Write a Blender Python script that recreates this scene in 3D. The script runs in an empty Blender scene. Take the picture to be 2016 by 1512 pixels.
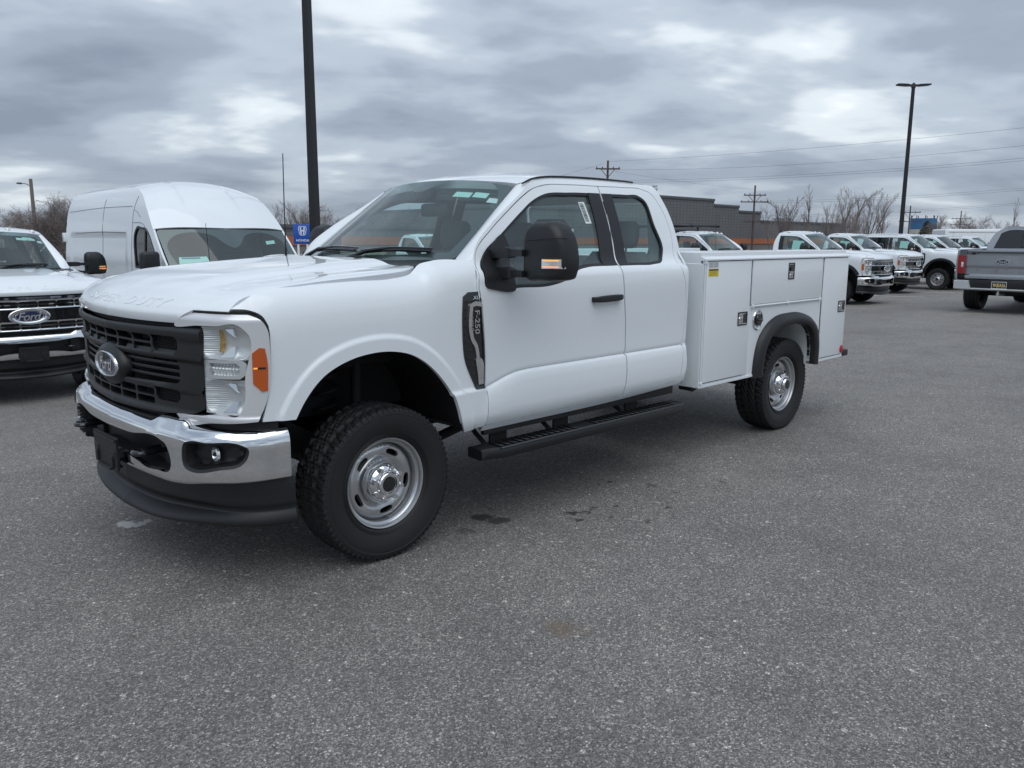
import bpy, bmesh, math, random
import numpy as np
from mathutils import Vector, Matrix
from mathutils.geometry import delaunay_2d_cdt

R = math.radians
SC = bpy.context.scene
COL = SC.collection
random.seed(7)
RNG = np.random.default_rng(7)

# ------------------------------------------------------------------ camera
cam_d = bpy.data.cameras.new('camera')
cam = bpy.data.objects.new('camera', cam_d)
COL.objects.link(cam)
SC.camera = cam
CAM = (-2.3388, -3.1631, 1.6193)
_yaw, _pit, _rol = R(45.2726), R(-10.1568), R(0.2367)
_f = Vector((math.cos(_yaw) * math.cos(_pit), math.sin(_yaw) * math.cos(_pit), math.sin(_pit)))
_r0 = _f.cross(Vector((0, 0, 1))).normalized()
_u0 = _r0.cross(_f)
_r = _r0 * math.cos(_rol) + _u0 * math.sin(_rol)
_u = -_r0 * math.sin(_rol) + _u0 * math.cos(_rol)
cam.matrix_world = Matrix(((_r.x, _u.x, -_f.x, CAM[0]), (_r.y, _u.y, -_f.y, CAM[1]), (_r.z, _u.z, -_f.z, CAM[2]), (0, 0, 0, 1)))
cam_d.sensor_fit = 'HORIZONTAL'
cam_d.sensor_width = 36.0
cam_d.lens = 36.0 * 1597.2 / 2016.0
cam_d.clip_start = 0.05
cam_d.clip_end = 6000.0

# ------------------------------------------------------------------ sky and sun (overcast daylight)
SUN_AZ, SUN_EL = R(232), R(64)          # azimuth from +X towards +Y
world = bpy.data.worlds.new('World')
SC.world = world
world.use_nodes = True
nt = world.node_tree
nt.nodes.clear()


def nd(t, kind, loc=(0, 0), **kw):
    n = t.nodes.new(kind)
    for k, v in kw.items():
        if k == 'ins':
            for i, val in v.items():
                n.inputs[i].default_value = val
        else:
            setattr(n, k, v)
    return n


def mth(t, op, a, b=None, clamp=False):
    n = t.nodes.new('ShaderNodeMath')
    n.operation = op
    n.use_clamp = clamp
    for i, v in enumerate((a, b)):
        if v is None:
            continue
        if isinstance(v, (int, float)):
            n.inputs[i].default_value = v
        else:
            t.links.new(v, n.inputs[i])
    return n.outputs[0]


def ramp(t, fac, stops, interp='LINEAR'):
    n = t.nodes.new('ShaderNodeValToRGB')
    n.color_ramp.interpolation = interp
    el = n.color_ramp.elements
    while len(el) > 1:
        el.remove(el[-1])
    el[0].position = stops[0][0]
    el[0].color = (*stops[0][1], 1)
    for p, c in stops[1:]:
        e = el.new(p)
        e.color = (*c, 1)
    t.links.new(fac, n.inputs[0])
    return n.outputs[0]


tc = nd(nt, 'ShaderNodeTexCoord')
sep = nd(nt, 'ShaderNodeSeparateXYZ')
nt.links.new(tc.outputs['Generated'], sep.inputs[0])
zc = mth(nt, 'MAXIMUM', sep.outputs[2], 0.0)
den = mth(nt, 'ADD', zc, 0.20)
px = mth(nt, 'DIVIDE', sep.outputs[0], den)
py = mth(nt, 'DIVIDE', sep.outputs[1], den)
comb = nd(nt, 'ShaderNodeCombineXYZ')
nt.links.new(px, comb.inputs[0])
nt.links.new(py, comb.inputs[1])
mp = nd(nt, 'ShaderNodeMapping')
mp.inputs['Location'].default_value = (6.0, 0.0, 0.0)
mp.vector_type = 'TEXTURE'
mp.inputs['Rotation'].default_value = (0, 0, R(52))
mp.inputs['Scale'].default_value = (1.0, 1.35, 1.0)
nt.links.new(comb.outputs[0], mp.inputs[0])
n1 = nd(nt, 'ShaderNodeTexNoise', ins={'Scale': 1.0, 'Detail': 5.0, 'Roughness': 0.46, 'Distortion': 0.2})
nt.links.new(mp.outputs[0], n1.inputs['Vector'])
n2 = nd(nt, 'ShaderNodeTexNoise', ins={'Scale': 2.9, 'Detail': 4.0, 'Roughness': 0.5, 'Distortion': 0.15})
nt.links.new(mp.outputs[0], n2.inputs['Vector'])
cl = mth(nt, 'ADD', mth(nt, 'MULTIPLY', n1.outputs[0], 0.72), mth(nt, 'MULTIPLY', n2.outputs[0], 0.28))
ccol = ramp(nt, cl, [(0.38, (0.215, 0.255, 0.325)), (0.47, (0.295, 0.345, 0.425)), (0.545, (0.42, 0.48, 0.555)), (0.605, (0.66, 0.72, 0.77)), (0.68, (1.05, 1.07, 1.06))], 'EASE')
# the overcast dome is brighter overhead than near the horizon
grad = mth(nt, 'ADD', mth(nt, 'MULTIPLY', zc, 0.60), 0.95)
cm = nd(nt, 'ShaderNodeVectorMath', operation='SCALE')
nt.links.new(ccol, cm.inputs[0])
nt.links.new(grad, cm.inputs['Scale'])
sky = nd(nt, 'ShaderNodeTexSky')
sky.sky_type = 'NISHITA'
sky.sun_disc = False
sky.sun_elevation = SUN_EL
sky.sun_rotation = R(90) - SUN_AZ
skym = nd(nt, 'ShaderNodeVectorMath', operation='SCALE')
skym.inputs['Scale'].default_value = 0.07
nt.links.new(sky.outputs[0], skym.inputs[0])
mixs = nd(nt, 'ShaderNodeMix', data_type='RGBA')
mixs.inputs[0].default_value = 0.90
nt.links.new(skym.outputs[0], mixs.inputs[6])
nt.links.new(cm.outputs[0], mixs.inputs[7])
bg = nd(nt, 'ShaderNodeBackground')
bg.inputs[1].default_value = 1.0
nt.links.new(mixs.outputs[2], bg.inputs[0])
wo = nd(nt, 'ShaderNodeOutputWorld')
nt.links.new(bg.outputs[0], wo.inputs[0])

sun_d = bpy.data.lights.new('sun', 'SUN')
sun_d.energy = 0.95
sun_d.angle = R(70)
sun_d.color = (1.0, 0.995, 0.985)
sun = bpy.data.objects.new('sun', sun_d)
COL.objects.link(sun)
_sd = Vector((math.cos(SUN_EL) * math.cos(SUN_AZ), math.cos(SUN_EL) * math.sin(SUN_AZ), math.sin(SUN_EL)))
sun.rotation_euler = _sd.to_track_quat('Z', 'Y').to_euler()

SC.view_settings.view_transform = 'Standard'
SC.view_settings.look = 'None'
SC.view_settings.exposure = 0.31
SC.view_settings.gamma = 1.0
SC.view_settings.use_curve_mapping = False
SC.render.engine = 'CYCLES'
SC.cycles.use_denoising = True
SC.cycles.max_bounces = 8
SC.cycles.transparent_max_bounces = 16
SC.cycles.caustics_reflective = False
SC.cycles.caustics_refractive = False
SC.cycles.sample_clamp_indirect = 6.0

# ------------------------------------------------------------------ materials
MAT = {}


def mat(name, col=(0.5, 0.5, 0.5), rough=0.5, metal=0.0, coat=0.0, spec=0.5, emit=None, bump=None, vary=None):
    """plain principled material; bump=(scale,strength,detail); vary=(scale,amount)"""
    if name in MAT:
        return MAT[name]
    m = bpy.data.materials.new(name)
    m.use_nodes = True
    t = m.node_tree
    b = t.nodes['Principled BSDF']
    b.inputs['Base Color'].default_value = (*col, 1)
    b.inputs['Roughness'].default_value = rough
    b.inputs['Metallic'].default_value = metal
    b.inputs['Specular IOR Level'].default_value = spec
    if coat:
        b.inputs['Coat Weight'].default_value = coat
        b.inputs['Coat Roughness'].default_value = 0.03
    if emit:
        b.inputs['Emission Color'].default_value = (*emit[0], 1)
        b.inputs['Emission Strength'].default_value = emit[1]
    tcn = None
    if bump or vary:
        tcn = t.nodes.new('ShaderNodeTexCoord')
    if vary:
        nz = nd(t, 'ShaderNodeTexNoise', ins={'Scale': vary[0], 'Detail': 5.0, 'Roughness': 0.6})
        t.links.new(tcn.outputs['Object'], nz.inputs['Vector'])
        a = vary[1]
        c = ramp(t, nz.outputs[0], [(0.3, tuple(max(0, v * (1 - a)) for v in col)), (0.7, tuple(min(1, v * (1 + a)) for v in col))])
        t.links.new(c, b.inputs['Base Color'])
        rr = mth(t, 'ADD', mth(t, 'MULTIPLY', nz.outputs[0], 0.25), rough - 0.12)
        t.links.new(rr, b.inputs['Roughness'])
    if bump:
        nz = nd(t, 'ShaderNodeTexNoise', ins={'Scale': bump[0], 'Detail': bump[2], 'Roughness': 0.6})
        t.links.new(tcn.outputs['Object'], nz.inputs['Vector'])
        bp = nd(t, 'ShaderNodeBump', ins={'Strength': bump[1], 'Distance': 0.01})
        t.links.new(nz.outputs[0], bp.inputs['Height'])
        t.links.new(bp.outputs[0], b.inputs['Normal'])
    MAT[name] = m
    return m


def glass_mat(name, tint, rough=0.0, refl=1.0, film=None):
    m = bpy.data.materials.new(name)
    m.use_nodes = True
    t = m.node_tree
    t.nodes.clear()
    tr = nd(t, 'ShaderNodeBsdfTransparent')
    tr.inputs[0].default_value = (*tint, 1)
    gl = nd(t, 'ShaderNodeBsdfGlossy')
    gl.inputs['Roughness'].default_value = rough
    gl.inputs[0].default_value = (refl, refl, refl, 1)
    lw = nd(t, 'ShaderNodeLayerWeight')
    lw.inputs[0].default_value = 0.5
    f5 = mth(t, 'POWER', lw.outputs['Facing'], 5.0)
    f2 = mth(t, 'ADD', mth(t, 'MULTIPLY', f5, 0.90), 0.075, clamp=True)     # two glass surfaces
    mx = nd(t, 'ShaderNodeMixShader')
    t.links.new(f2, mx.inputs[0])
    t.links.new(tr.outputs[0], mx.inputs[1])
    t.links.new(gl.outputs[0], mx.inputs[2])
    o = nd(t, 'ShaderNodeOutputMaterial')
    last = mx.outputs[0]
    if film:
        df = nd(t, 'ShaderNodeBsdfDiffuse')          # pale haze mixed into the shader to lighten the glass
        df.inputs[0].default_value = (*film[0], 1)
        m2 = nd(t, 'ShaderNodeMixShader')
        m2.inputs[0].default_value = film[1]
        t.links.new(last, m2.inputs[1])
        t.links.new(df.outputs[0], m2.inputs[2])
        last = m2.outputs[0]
    t.links.new(last, o.inputs[0])
    MAT[name] = m
    return m


mat('white_paint', (0.775, 0.815, 0.84), 0.42, coat=1.0, spec=0.1)
mat('white_enamel', (0.765, 0.80, 0.82), 0.36, coat=0.35, bump=(3.0, 0.015, 2.0))
mat('silver_paint', (0.33, 0.35, 0.37), 0.30, metal=0.6, coat=1.0)
mat('chrome', (0.80, 0.81, 0.82), 0.055, metal=1.0)
mat('steel_wheel', (0.52, 0.53, 0.54), 0.30, metal=0.85, bump=(14.0, 0.06, 3.0))
mat('black_plastic', (0.0085, 0.0095, 0.011), 0.46, bump=(900.0, 0.10, 1.0))
mat('black_gloss', (0.008, 0.009, 0.010), 0.16, coat=0.6)
mat('black_seal', (0.006, 0.006, 0.007), 0.6)
mat('grille_black', (0.012, 0.0135, 0.015), 0.42, bump=(700.0, 0.08, 1.0))
mat('rubber', (0.0095, 0.0100, 0.0108), 0.62, bump=(160.0, 0.10, 3.0))
mat('underbody', (0.010, 0.010, 0.011), 0.7, bump=(60.0, 0.3, 3.0))
mat('reflector', (0.82, 0.83, 0.84), 0.20, metal=0.85)
mat('lamp_silver', (0.78, 0.79, 0.80), 0.24, metal=0.45, coat=0.3)
mat('bezel_silver', (0.70, 0.71, 0.725), 0.28, metal=0.30, coat=0.6)
mat('amber', (0.50, 0.085, 0.004), 0.12, coat=1.0)
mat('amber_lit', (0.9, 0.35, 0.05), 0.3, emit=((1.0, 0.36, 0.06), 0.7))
mat('red_lens', (0.30, 0.006, 0.010), 0.12, coat=1.0)
mat('red_sticker', (0.45, 0.012, 0.02), 0.35)
mat('emblem_blue', (0.006, 0.016, 0.075), 0.15, coat=1.0)
mat('seat_grey', (0.075, 0.082, 0.085), 0.85, bump=(300.0, 0.2, 2.0))
mat('dash_dark', (0.040, 0.043, 0.045), 0.65)
mat('headliner', (0.45, 0.46, 0.46), 0.9)
mat('paper_white', (0.72, 0.76, 0.75), 0.6)
mat('paper_green', (0.50, 0.75, 0.68), 0.6)
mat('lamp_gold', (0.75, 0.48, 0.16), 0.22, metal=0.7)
mat('ink', (0.05, 0.06, 0.07), 0.6)
mat('ink_blue', (0.05, 0.10, 0.24), 0.6)
mat('label_yellow', (0.78, 0.60, 0.02), 0.4)
mat('label_white', (0.62, 0.64, 0.66), 0.45)
mat('frit', (0.030, 0.034, 0.036), 0.25, coat=0.5)
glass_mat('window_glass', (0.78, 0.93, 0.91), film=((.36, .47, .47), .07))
glass_mat('tinted_glass', (0.05, 0.07, 0.075))
glass_mat('clear_lens', (0.93, 0.95, 0.95))


# ------------------------------------------------------------------ geometry helpers
def fnormals(V, F):
    N = np.zeros((len(F), 3))
    by = {}
    for i, f in enumerate(F):
        by.setdefault(len(f), []).append(i)
    for k, idx in by.items():
        A = np.array([F[i] for i in idx])
        P = V[A]
        n = np.zeros((len(idx), 3))
        for j in range(1, k - 1):
            n += np.cross(P[:, j] - P[:, 0], P[:, j + 1] - P[:, 0])
        N[idx] = n
    return N


class MB:
    def __init__(s):
        s.V, s.N, s.F, s.M, s.n, s.cust = [], [], [], [], 0, False

    def add(s, V, F, N=None, mat=0):
        V = np.asarray(V, float).reshape(-1, 3)
        F = [tuple(int(i) for i in f) for f in F]
        if len(F) == 0:
            return s
        if N is not None:
            N = np.asarray(N, float)
            s.cust = True
            fn = fnormals(V, F)
            F = [f[::-1] if np.dot(fn[i], N[list(f)].mean(0)) < 0 else f for i, f in enumerate(F)]
        s.V.append(V)
        s.N.append(N)
        s.F.append([tuple(i + s.n for i in f) for f in F])
        s.M.append([mat] * len(F))
        s.n += len(V)
        return s

    def mesh(s, name):
        V = np.concatenate(s.V)
        F = [f for c in s.F for f in c]
        M = [m for c in s.M for m in c]
        if s.cust:
            VV, NN, FF, MM, k = [], [], [], [], 0
            base = 0
            for Vc, Nc, Fc, Mc in zip(s.V, s.N, s.F, s.M):
                if Nc is not None:
                    VV.append(Vc)
                    NN.append(Nc)
                    FF += [tuple(i - base + k for i in f) for f in Fc]
                    k += len(Vc)
                else:
                    loc = [tuple(i - base for i in f) for f in Fc]
                    fn = fnormals(Vc, loc)
                    for f, n in zip(loc, fn):
                        VV.append(Vc[list(f)])
                        l = np.linalg.norm(n)
                        NN.append(np.repeat([n / l if l > 0 else [0, 0, 1]], len(f), 0))
                        FF.append(tuple(range(k, k + len(f))))
                        k += len(f)
                MM += Mc
                base += len(Vc)
            V, F, M = np.concatenate(VV), FF, MM
            N = np.concatenate(NN)
        me = bpy.data.meshes.new(name)
        me.from_pydata(V.tolist(), [], F)
        me.polygons.foreach_set('use_smooth', [True] * len(F))
        me.polygons.foreach_set('material_index', M)
        me.update()
        if s.cust:
            me.normals_split_custom_set_from_vertices(N.tolist())
        else:
            me.set_sharp_from_angle(angle=R(38))
        return me

    def mapped(s, fn, flip=False):
        """copy with every chunk's vertices sent through fn (a linear map for the normals)"""
        o = MB()
        base = 0
        for V, N, F, M in zip(s.V, s.N, s.F, s.M):
            V2 = fn(V)
            N2 = None
            if N is not None:
                N2 = fn(V + N * 1e-3) - V2
                N2 /= np.linalg.norm(N2, axis=1, keepdims=True) + 1e-12
            loc = [tuple(i - base for i in (f[::-1] if flip else f)) for f in F]
            o.add(V2, loc, N2)
            o.M[-1] = M
            base += len(V)
        return o


CY = 1.015


def mirror(mb):
    return mb.mapped(lambda V: V * np.array([1, -1, 1]) + np.array([0, 2 * CY, 0]), True)


def obj(name, mb, mats, parent=None, **props):
    me = mb if isinstance(mb, bpy.types.Mesh) else mb.mesh(name)
    if not me.materials:
        for m in (mats if isinstance(mats, (list, tuple)) else [mats]):
            me.materials.append(MAT[m] if isinstance(m, str) else m)
    o = bpy.data.objects.new(name, me)
    COL.objects.link(o)
    if parent is not None:
        o.parent = parent
    for k, v in props.items():
        o[k] = v
    return o


def empty(name, loc=(0, 0, 0), rz=0.0, **props):
    o = bpy.data.objects.new(name, None)
    o.empty_display_size = 0.3
    COL.objects.link(o)
    o.location = loc
    o.rotation_euler = (0, 0, rz)
    for k, v in props.items():
        o[k] = v
    return o


def copy_tree(o, parent=None, **props):
    c = o.copy()
    COL.objects.link(c)
    c.parent = parent
    for k, v in props.items():
        c[k] = v
    for ch in list(o.children):
        copy_tree(ch, c)
    return c


def mono(xs, ys):
    xs, ys = np.asarray(xs, float), np.asarray(ys, float)
    h = np.diff(xs)
    d = np.diff(ys) / h
    m = np.zeros_like(xs)
    for i in range(1, len(xs) - 1):
        if d[i - 1] * d[i] > 0:
            w1, w2 = 2 * h[i] + h[i - 1], h[i] + 2 * h[i - 1]
            m[i] = (w1 + w2) / (w1 / d[i - 1] + w2 / d[i])
    m[0], m[-1] = d[0], d[-1]

    def f(q):
        q = np.asarray(q, float)
        i = np.clip(np.searchsorted(xs, q) - 1, 0, len(h) - 1)
        t = np.clip((q - xs[i]) / h[i], 0, 1)
        return ((1 + 2 * t) * (1 - t) ** 2 * ys[i] + t * (1 - t) ** 2 * h[i] * m[i] + t * t * (3 - 2 * t) * ys[i + 1] + t * t * (t - 1) * h[i] * m[i + 1])
    return f


def sstep(a, b, x):
    t = np.clip((np.asarray(x, float) - a) / (b - a), 0, 1)
    return t * t * (3 - 2 * t)


def smooth_loop(pts, step, closed=True):
    """points (x,y) or (x,y,1) for a corner -> dense polyline through them"""
    n = len(pts)
    P = np.array([p[:2] for p in pts], float)
    cor = [len(p) > 2 and p[2] for p in pts]
    out = []
    rng = range(n if closed else n - 1)
    for i in rng:
        a, b = P[i], P[(i + 1) % n]
        L = np.linalg.norm(b - a)
        if L < 1e-6:
            continue
        pa = P[i - 1] if (closed or i > 0) else a
        pb = P[(i + 2) % n] if (closed or i + 2 < n) else b

        def tang(p, q, r):
            l1, l2 = np.linalg.norm(q - p) + 1e-9, np.linalg.norm(r - q) + 1e-9
            return ((q - p) / l1 * l2 + (r - q) / l2 * l1) / (l1 + l2)
        ta = (b - a) / L if cor[i] or (not closed and i == 0) else tang(pa, a, b)
        tb = (b - a) / L if cor[(i + 1) % n] or (not closed and i + 2 >= n) else tang(a, b, pb)
        k = max(1, int(math.ceil(L / step)))
        if not (cor[i] and cor[(i + 1) % n]):
            k = max(k, 3)
        for j in range(k):
            t = j / k
            h = (1 + 2 * t) * (1 - t) ** 2 * a + t * (1 - t) ** 2 * L * ta + t * t * (3 - 2 * t) * b + t * t * (t - 1) * L * tb
            out.append(h)
    if not closed:
        out.append(P[-1])
    return np.array(out)


def inside(poly, Q):
    x, y = Q[:, 0], Q[:, 1]
    r = np.zeros(len(Q), bool)
    a = poly
    b = np.roll(poly, -1, 0)
    for (x0, y0), (x1, y1) in zip(a, b):
        c = (y0 > y) != (y1 > y)
        if y0 != y1:
            r ^= c & (x < (x1 - x0) * (y - y0) / (y1 - y0) + x0)
    return r


def pdist(poly, Q, closed=True):
    a = poly if closed else poly[:-1]
    b = np.roll(poly, -1, 0) if closed else poly[1:]
    d = np.full(len(Q), 1e9)
    for p, q in zip(a, b):
        e = q - p
        l = e @ e + 1e-12
        t = np.clip(((Q - p) @ e) / l, 0, 1)
        d = np.minimum(d, np.linalg.norm(Q - p - t[:, None] * e, axis=1))
    return d


def rrect(x0, x1, y0, y1, r, n=4):
    o = []
    for cx, cy, a0 in ((x1 - r, y1 - r, 0), (x0 + r, y1 - r, 90), (x0 + r, y0 + r, 180), (x1 - r, y0 + r, 270)):
        for k in range(n + 1):
            a = R(a0 + 90 * k / n)
            o.append((cx + r * math.cos(a), cy + r * math.sin(a), 1))
    return o


def ell(cx, cy, a, b, n=40, a0=0):
    return [(cx + a * math.cos(a0 + 2 * math.pi * k / n), cy + b * math.sin(a0 + 2 * math.pi * k / n), 1) for k in range(n)]


def offset_poly(P, d):
    """move a dense polyline loop inwards by d (positive) using vertex normals"""
    A = np.roll(P, 1, 0)
    B = np.roll(P, -1, 0)
    t = B - A
    t /= np.linalg.norm(t, axis=1, keepdims=True) + 1e-9
    n = np.stack([-t[:, 1], t[:, 0]], 1)
    area = 0.5 * np.sum(P[:, 0] * B[:, 1] - B[:, 0] * P[:, 1])
    return P + n * d * (1 if area > 0 else -1)


def patch(mb, loops, fm, g, depth=0.015, side=1, matid=0, step=None, dense=False, lines=()):
    """trimmed curved sheet: loops (outer first, then holes) in (u,v); fm(u,v)->xyz; side = sign of the outer normal"""
    step = step or g * 0.7
    LP = [l if dense else smooth_loop(l, step) for l in loops]
    LP = [np.asarray(l, float) for l in LP]
    allp = np.concatenate(LP)
    lo, hi = allp.min(0), allp.max(0)
    gx = np.arange(lo[0] + g * 0.5, hi[0], g)
    gy = np.arange(lo[1] + g * 0.5, hi[1], g)
    G = np.array([(x, y) for x in gx for y in gy]) if len(gx) and len(gy) else np.zeros((0, 2))
    if len(G):
        k = inside(LP[0], G)
        for h in LP[1:]:
            k &= ~inside(h, G)
        G = G[k]
    if len(G):
        d = np.min([pdist(l, G) for l in LP], axis=0)
        G = G[d > g * 0.42]
    if len(lines):
        # extra points along feature lines so that the mesh follows creases and flares
        X = np.concatenate([np.asarray(l, float) for l in lines])
        k = inside(LP[0], X)
        for h in LP[1:]:
            k &= ~inside(h, X)
        X = X[k]
        X = X[np.min([pdist(l, X) for l in LP], axis=0) > .004]
        if len(G):
            G = G[np.min([pdist(np.asarray(l, float), G, False) for l in lines], axis=0) > g * 0.45]
        G = np.concatenate([G, X])
    verts = [Vector((float(a), float(b))) for l in LP for a, b in l] + [Vector((float(a), float(b))) for a, b in G]
    edges = []
    k = 0
    for l in LP:
        m = len(l)
        edges += [(k + i, k + (i + 1) % m) for i in range(m)]
        k += m
    res = delaunay_2d_cdt(verts, edges, [], 0, 1e-7)
    U = np.array([(v.x, v.y) for v in res[0]])
    T = np.array([f for f in res[2] if len(f) == 3])
    cen = U[T].mean(1)
    kk = inside(LP[0], cen)
    for h in LP[1:]:
        kk &= ~inside(h, cen)
    T = T[kk]

    def N3(Q):
        e = 5e-4
        a = fm(Q[:, 0] + e, Q[:, 1]) - fm(Q[:, 0] - e, Q[:, 1])
        b = fm(Q[:, 0], Q[:, 1] + e) - fm(Q[:, 0], Q[:, 1] - e)
        n = np.cross(a, b) * side
        return n / (np.linalg.norm(n, axis=1, keepdims=True) + 1e-12)
    mb.add(fm(U[:, 0], U[:, 1]), T, N3(U), matid)
    if depth:
        for i, l in enumerate(LP):
            P = fm(l[:, 0], l[:, 1])
            n = N3(l)
            Q = P - n * depth
            t = np.roll(P, -1, 0) - np.roll(P, 1, 0)
            t /= np.linalg.norm(t, axis=1, keepdims=True) + 1e-9
            B = np.roll(l, -1, 0)
            area = 0.5 * np.sum(l[:, 0] * B[:, 1] - B[:, 0] * l[:, 1])
            o = np.cross(t, n) * (1 if area > 0 else -1) * side * (1 if i == 0 else -1)
            m = len(l)
            mb.add(np.concatenate([P, Q]), [(j, (j + 1) % m, m + (j + 1) % m, m + j) for j in range(m)], np.concatenate([o, o]), matid)
    return mb


def ring(mb, loop, w, fm, g, depth=0.004, side=1, matid=0):
    P = smooth_loop(loop, g)
    return patch(mb, [P, offset_poly(P, w)], fm, g, depth, side, matid, dense=True)


def box(mb, x0, x1, y0, y1, z0, z1, bev=0.0, seg=2, mat=0):
    bm = bmesh.new()
    bmesh.ops.create_cube(bm, size=1.0)
    for v in bm.verts:
        v.co = Vector((x0 + (v.co.x + .5) * (x1 - x0), y0 + (v.co.y + .5) * (y1 - y0), z0 + (v.co.z + .5) * (z1 - z0)))
    if bev > 0:
        bmesh.ops.bevel(bm, geom=bm.edges[:], offset=bev, segments=seg, profile=0.5, affect='EDGES')
    bm.verts.index_update()
    mb.add([v.co[:] for v in bm.verts], [[v.index for v in f.verts] for f in bm.faces], None, mat)
    bm.free()
    return mb


def loft(mb, S, closed=True, caps=True, mat=0):
    """S: list of rings (m x 3)"""
    S = [np.asarray(s, float) for s in S]
    m = len(S[0])
    F = []
    for i in range(len(S) - 1):
        for j in range(m if closed else m - 1):
            a, b = i * m + j, i * m + (j + 1) % m
            F.append((a, b, b + m, a + m))
    if caps and closed:
        F.append(tuple(range(m))[::-1])
        F.append(tuple((len(S) - 1) * m + j for j in range(m)))
    mb.add(np.concatenate(S), F, None, mat)
    return mb


def tube(mb, pts, r, n=8, caps=True, mat=0):
    P = np.asarray(pts, float)
    m = len(P)
    rr = np.full(m, r) if np.isscalar(r) else np.asarray(r, float)
    t = np.gradient(P, axis=0)
    t /= np.linalg.norm(t, axis=1, keepdims=True) + 1e-12
    up = np.array([0, 0, 1.0]) if abs(t[0][2]) < 0.9 else np.array([1.0, 0, 0])
    S = []
    for i in range(m):
        a = np.cross(t[i], up)
        a /= np.linalg.norm(a) + 1e-12
        b = np.cross(a, t[i])
        up = b
        an = np.arange(n) * 2 * math.pi / n
        S.append(P[i] + rr[i] * (np.cos(an)[:, None] * a + np.sin(an)[:, None] * b))
    return loft(mb, S, True, caps, mat)


def lathe(mb, prof, c, n=64, axis='y', mat=0, closed=False):
    """prof: (radius, height) list"""
    an = np.arange(n) * 2 * math.pi / n
    S = []
    for r, h in prof:
        if axis == 'y':
            S.append(np.stack([c[0] + r * np.cos(an), np.full(n, c[1] + h), c[2] + r * np.sin(an)], 1))
        elif axis == 'z':
            S.append(np.stack([c[0] + r * np.cos(an), c[1] + r * np.sin(an), np.full(n, c[2] + h)], 1))
        else:
            S.append(np.stack([np.full(n, c[0] + h), c[1] + r * np.cos(an), c[2] + r * np.sin(an)], 1))
    return loft(mb, S, True, False, mat)


def prism(mb, outline, fm, d0, d1, step=0.02, mat=0):
    """flat outline (u,v) pushed from depth d0 to d1; fm(u,v,d)->xyz"""
    P = smooth_loop(outline, step)
    m = len(P)
    A = np.array([fm(u, v, d0) for u, v in P])
    B = np.array([fm(u, v, d1) for u, v in P])
    mb.add(np.concatenate([A, B]), [(j, (j + 1) % m, m + (j + 1) % m, m + j) for j in range(m)] + [tuple(range(m))[::-1], tuple(range(m, 2 * m))], None, mat)
    return mb


_TXT = {}


def text_geo(s, size=1.0, extrude=0.0, shear=0.0, offset=0.0, spacing=1.0):
    """centred text outline as arrays (verts, faces), 1 unit of height = size"""
    k = (s, extrude, shear, offset, spacing)
    if k not in _TXT:
        cu = bpy.data.curves.new('txt', 'FONT')
        cu.body = s
        cu.align_x = 'CENTER'
        cu.align_y = 'CENTER'
        cu.size = 1.0
        cu.extrude = extrude
        cu.shear = shear
        cu.offset = offset
        cu.space_character = spacing
        cu.resolution_u = 3
        o = bpy.data.objects.new('txt', cu)
        COL.objects.link(o)
        dg = bpy.context.evaluated_depsgraph_get()
        me = bpy.data.meshes.new_from_object(o.evaluated_get(dg))
        V = np.array([v.co[:] for v in me.vertices])
        F = [tuple(p.vertices) for p in me.polygons]
        bpy.data.objects.remove(o)
        bpy.data.meshes.remove(me)
        bpy.data.curves.remove(cu)
        lo, hi = V.min(0), V.max(0)
        V[:, :2] -= (lo[:2] + hi[:2]) / 2
        _TXT[k] = (V, F, hi - lo)
    V, F, ext = _TXT[k]
    return V * size, F, ext * size
# ------------------------------------------------------------------ ground
def gz(x, y):
    """height of the car park: level round the truck, falling to a shallow drain line behind it"""
    x, y = np.asarray(x, float), np.asarray(y, float)
    amp = .295 - .165 * sstep(6, 18, x)
    far = .025 * np.clip(y - 14, 0, 46)
    return -amp * sstep(2.15, 8.0, y) - far - .06 * sstep(8, 16, x)


def gzf(x, y):
    return float(gz(x, y))


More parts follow.
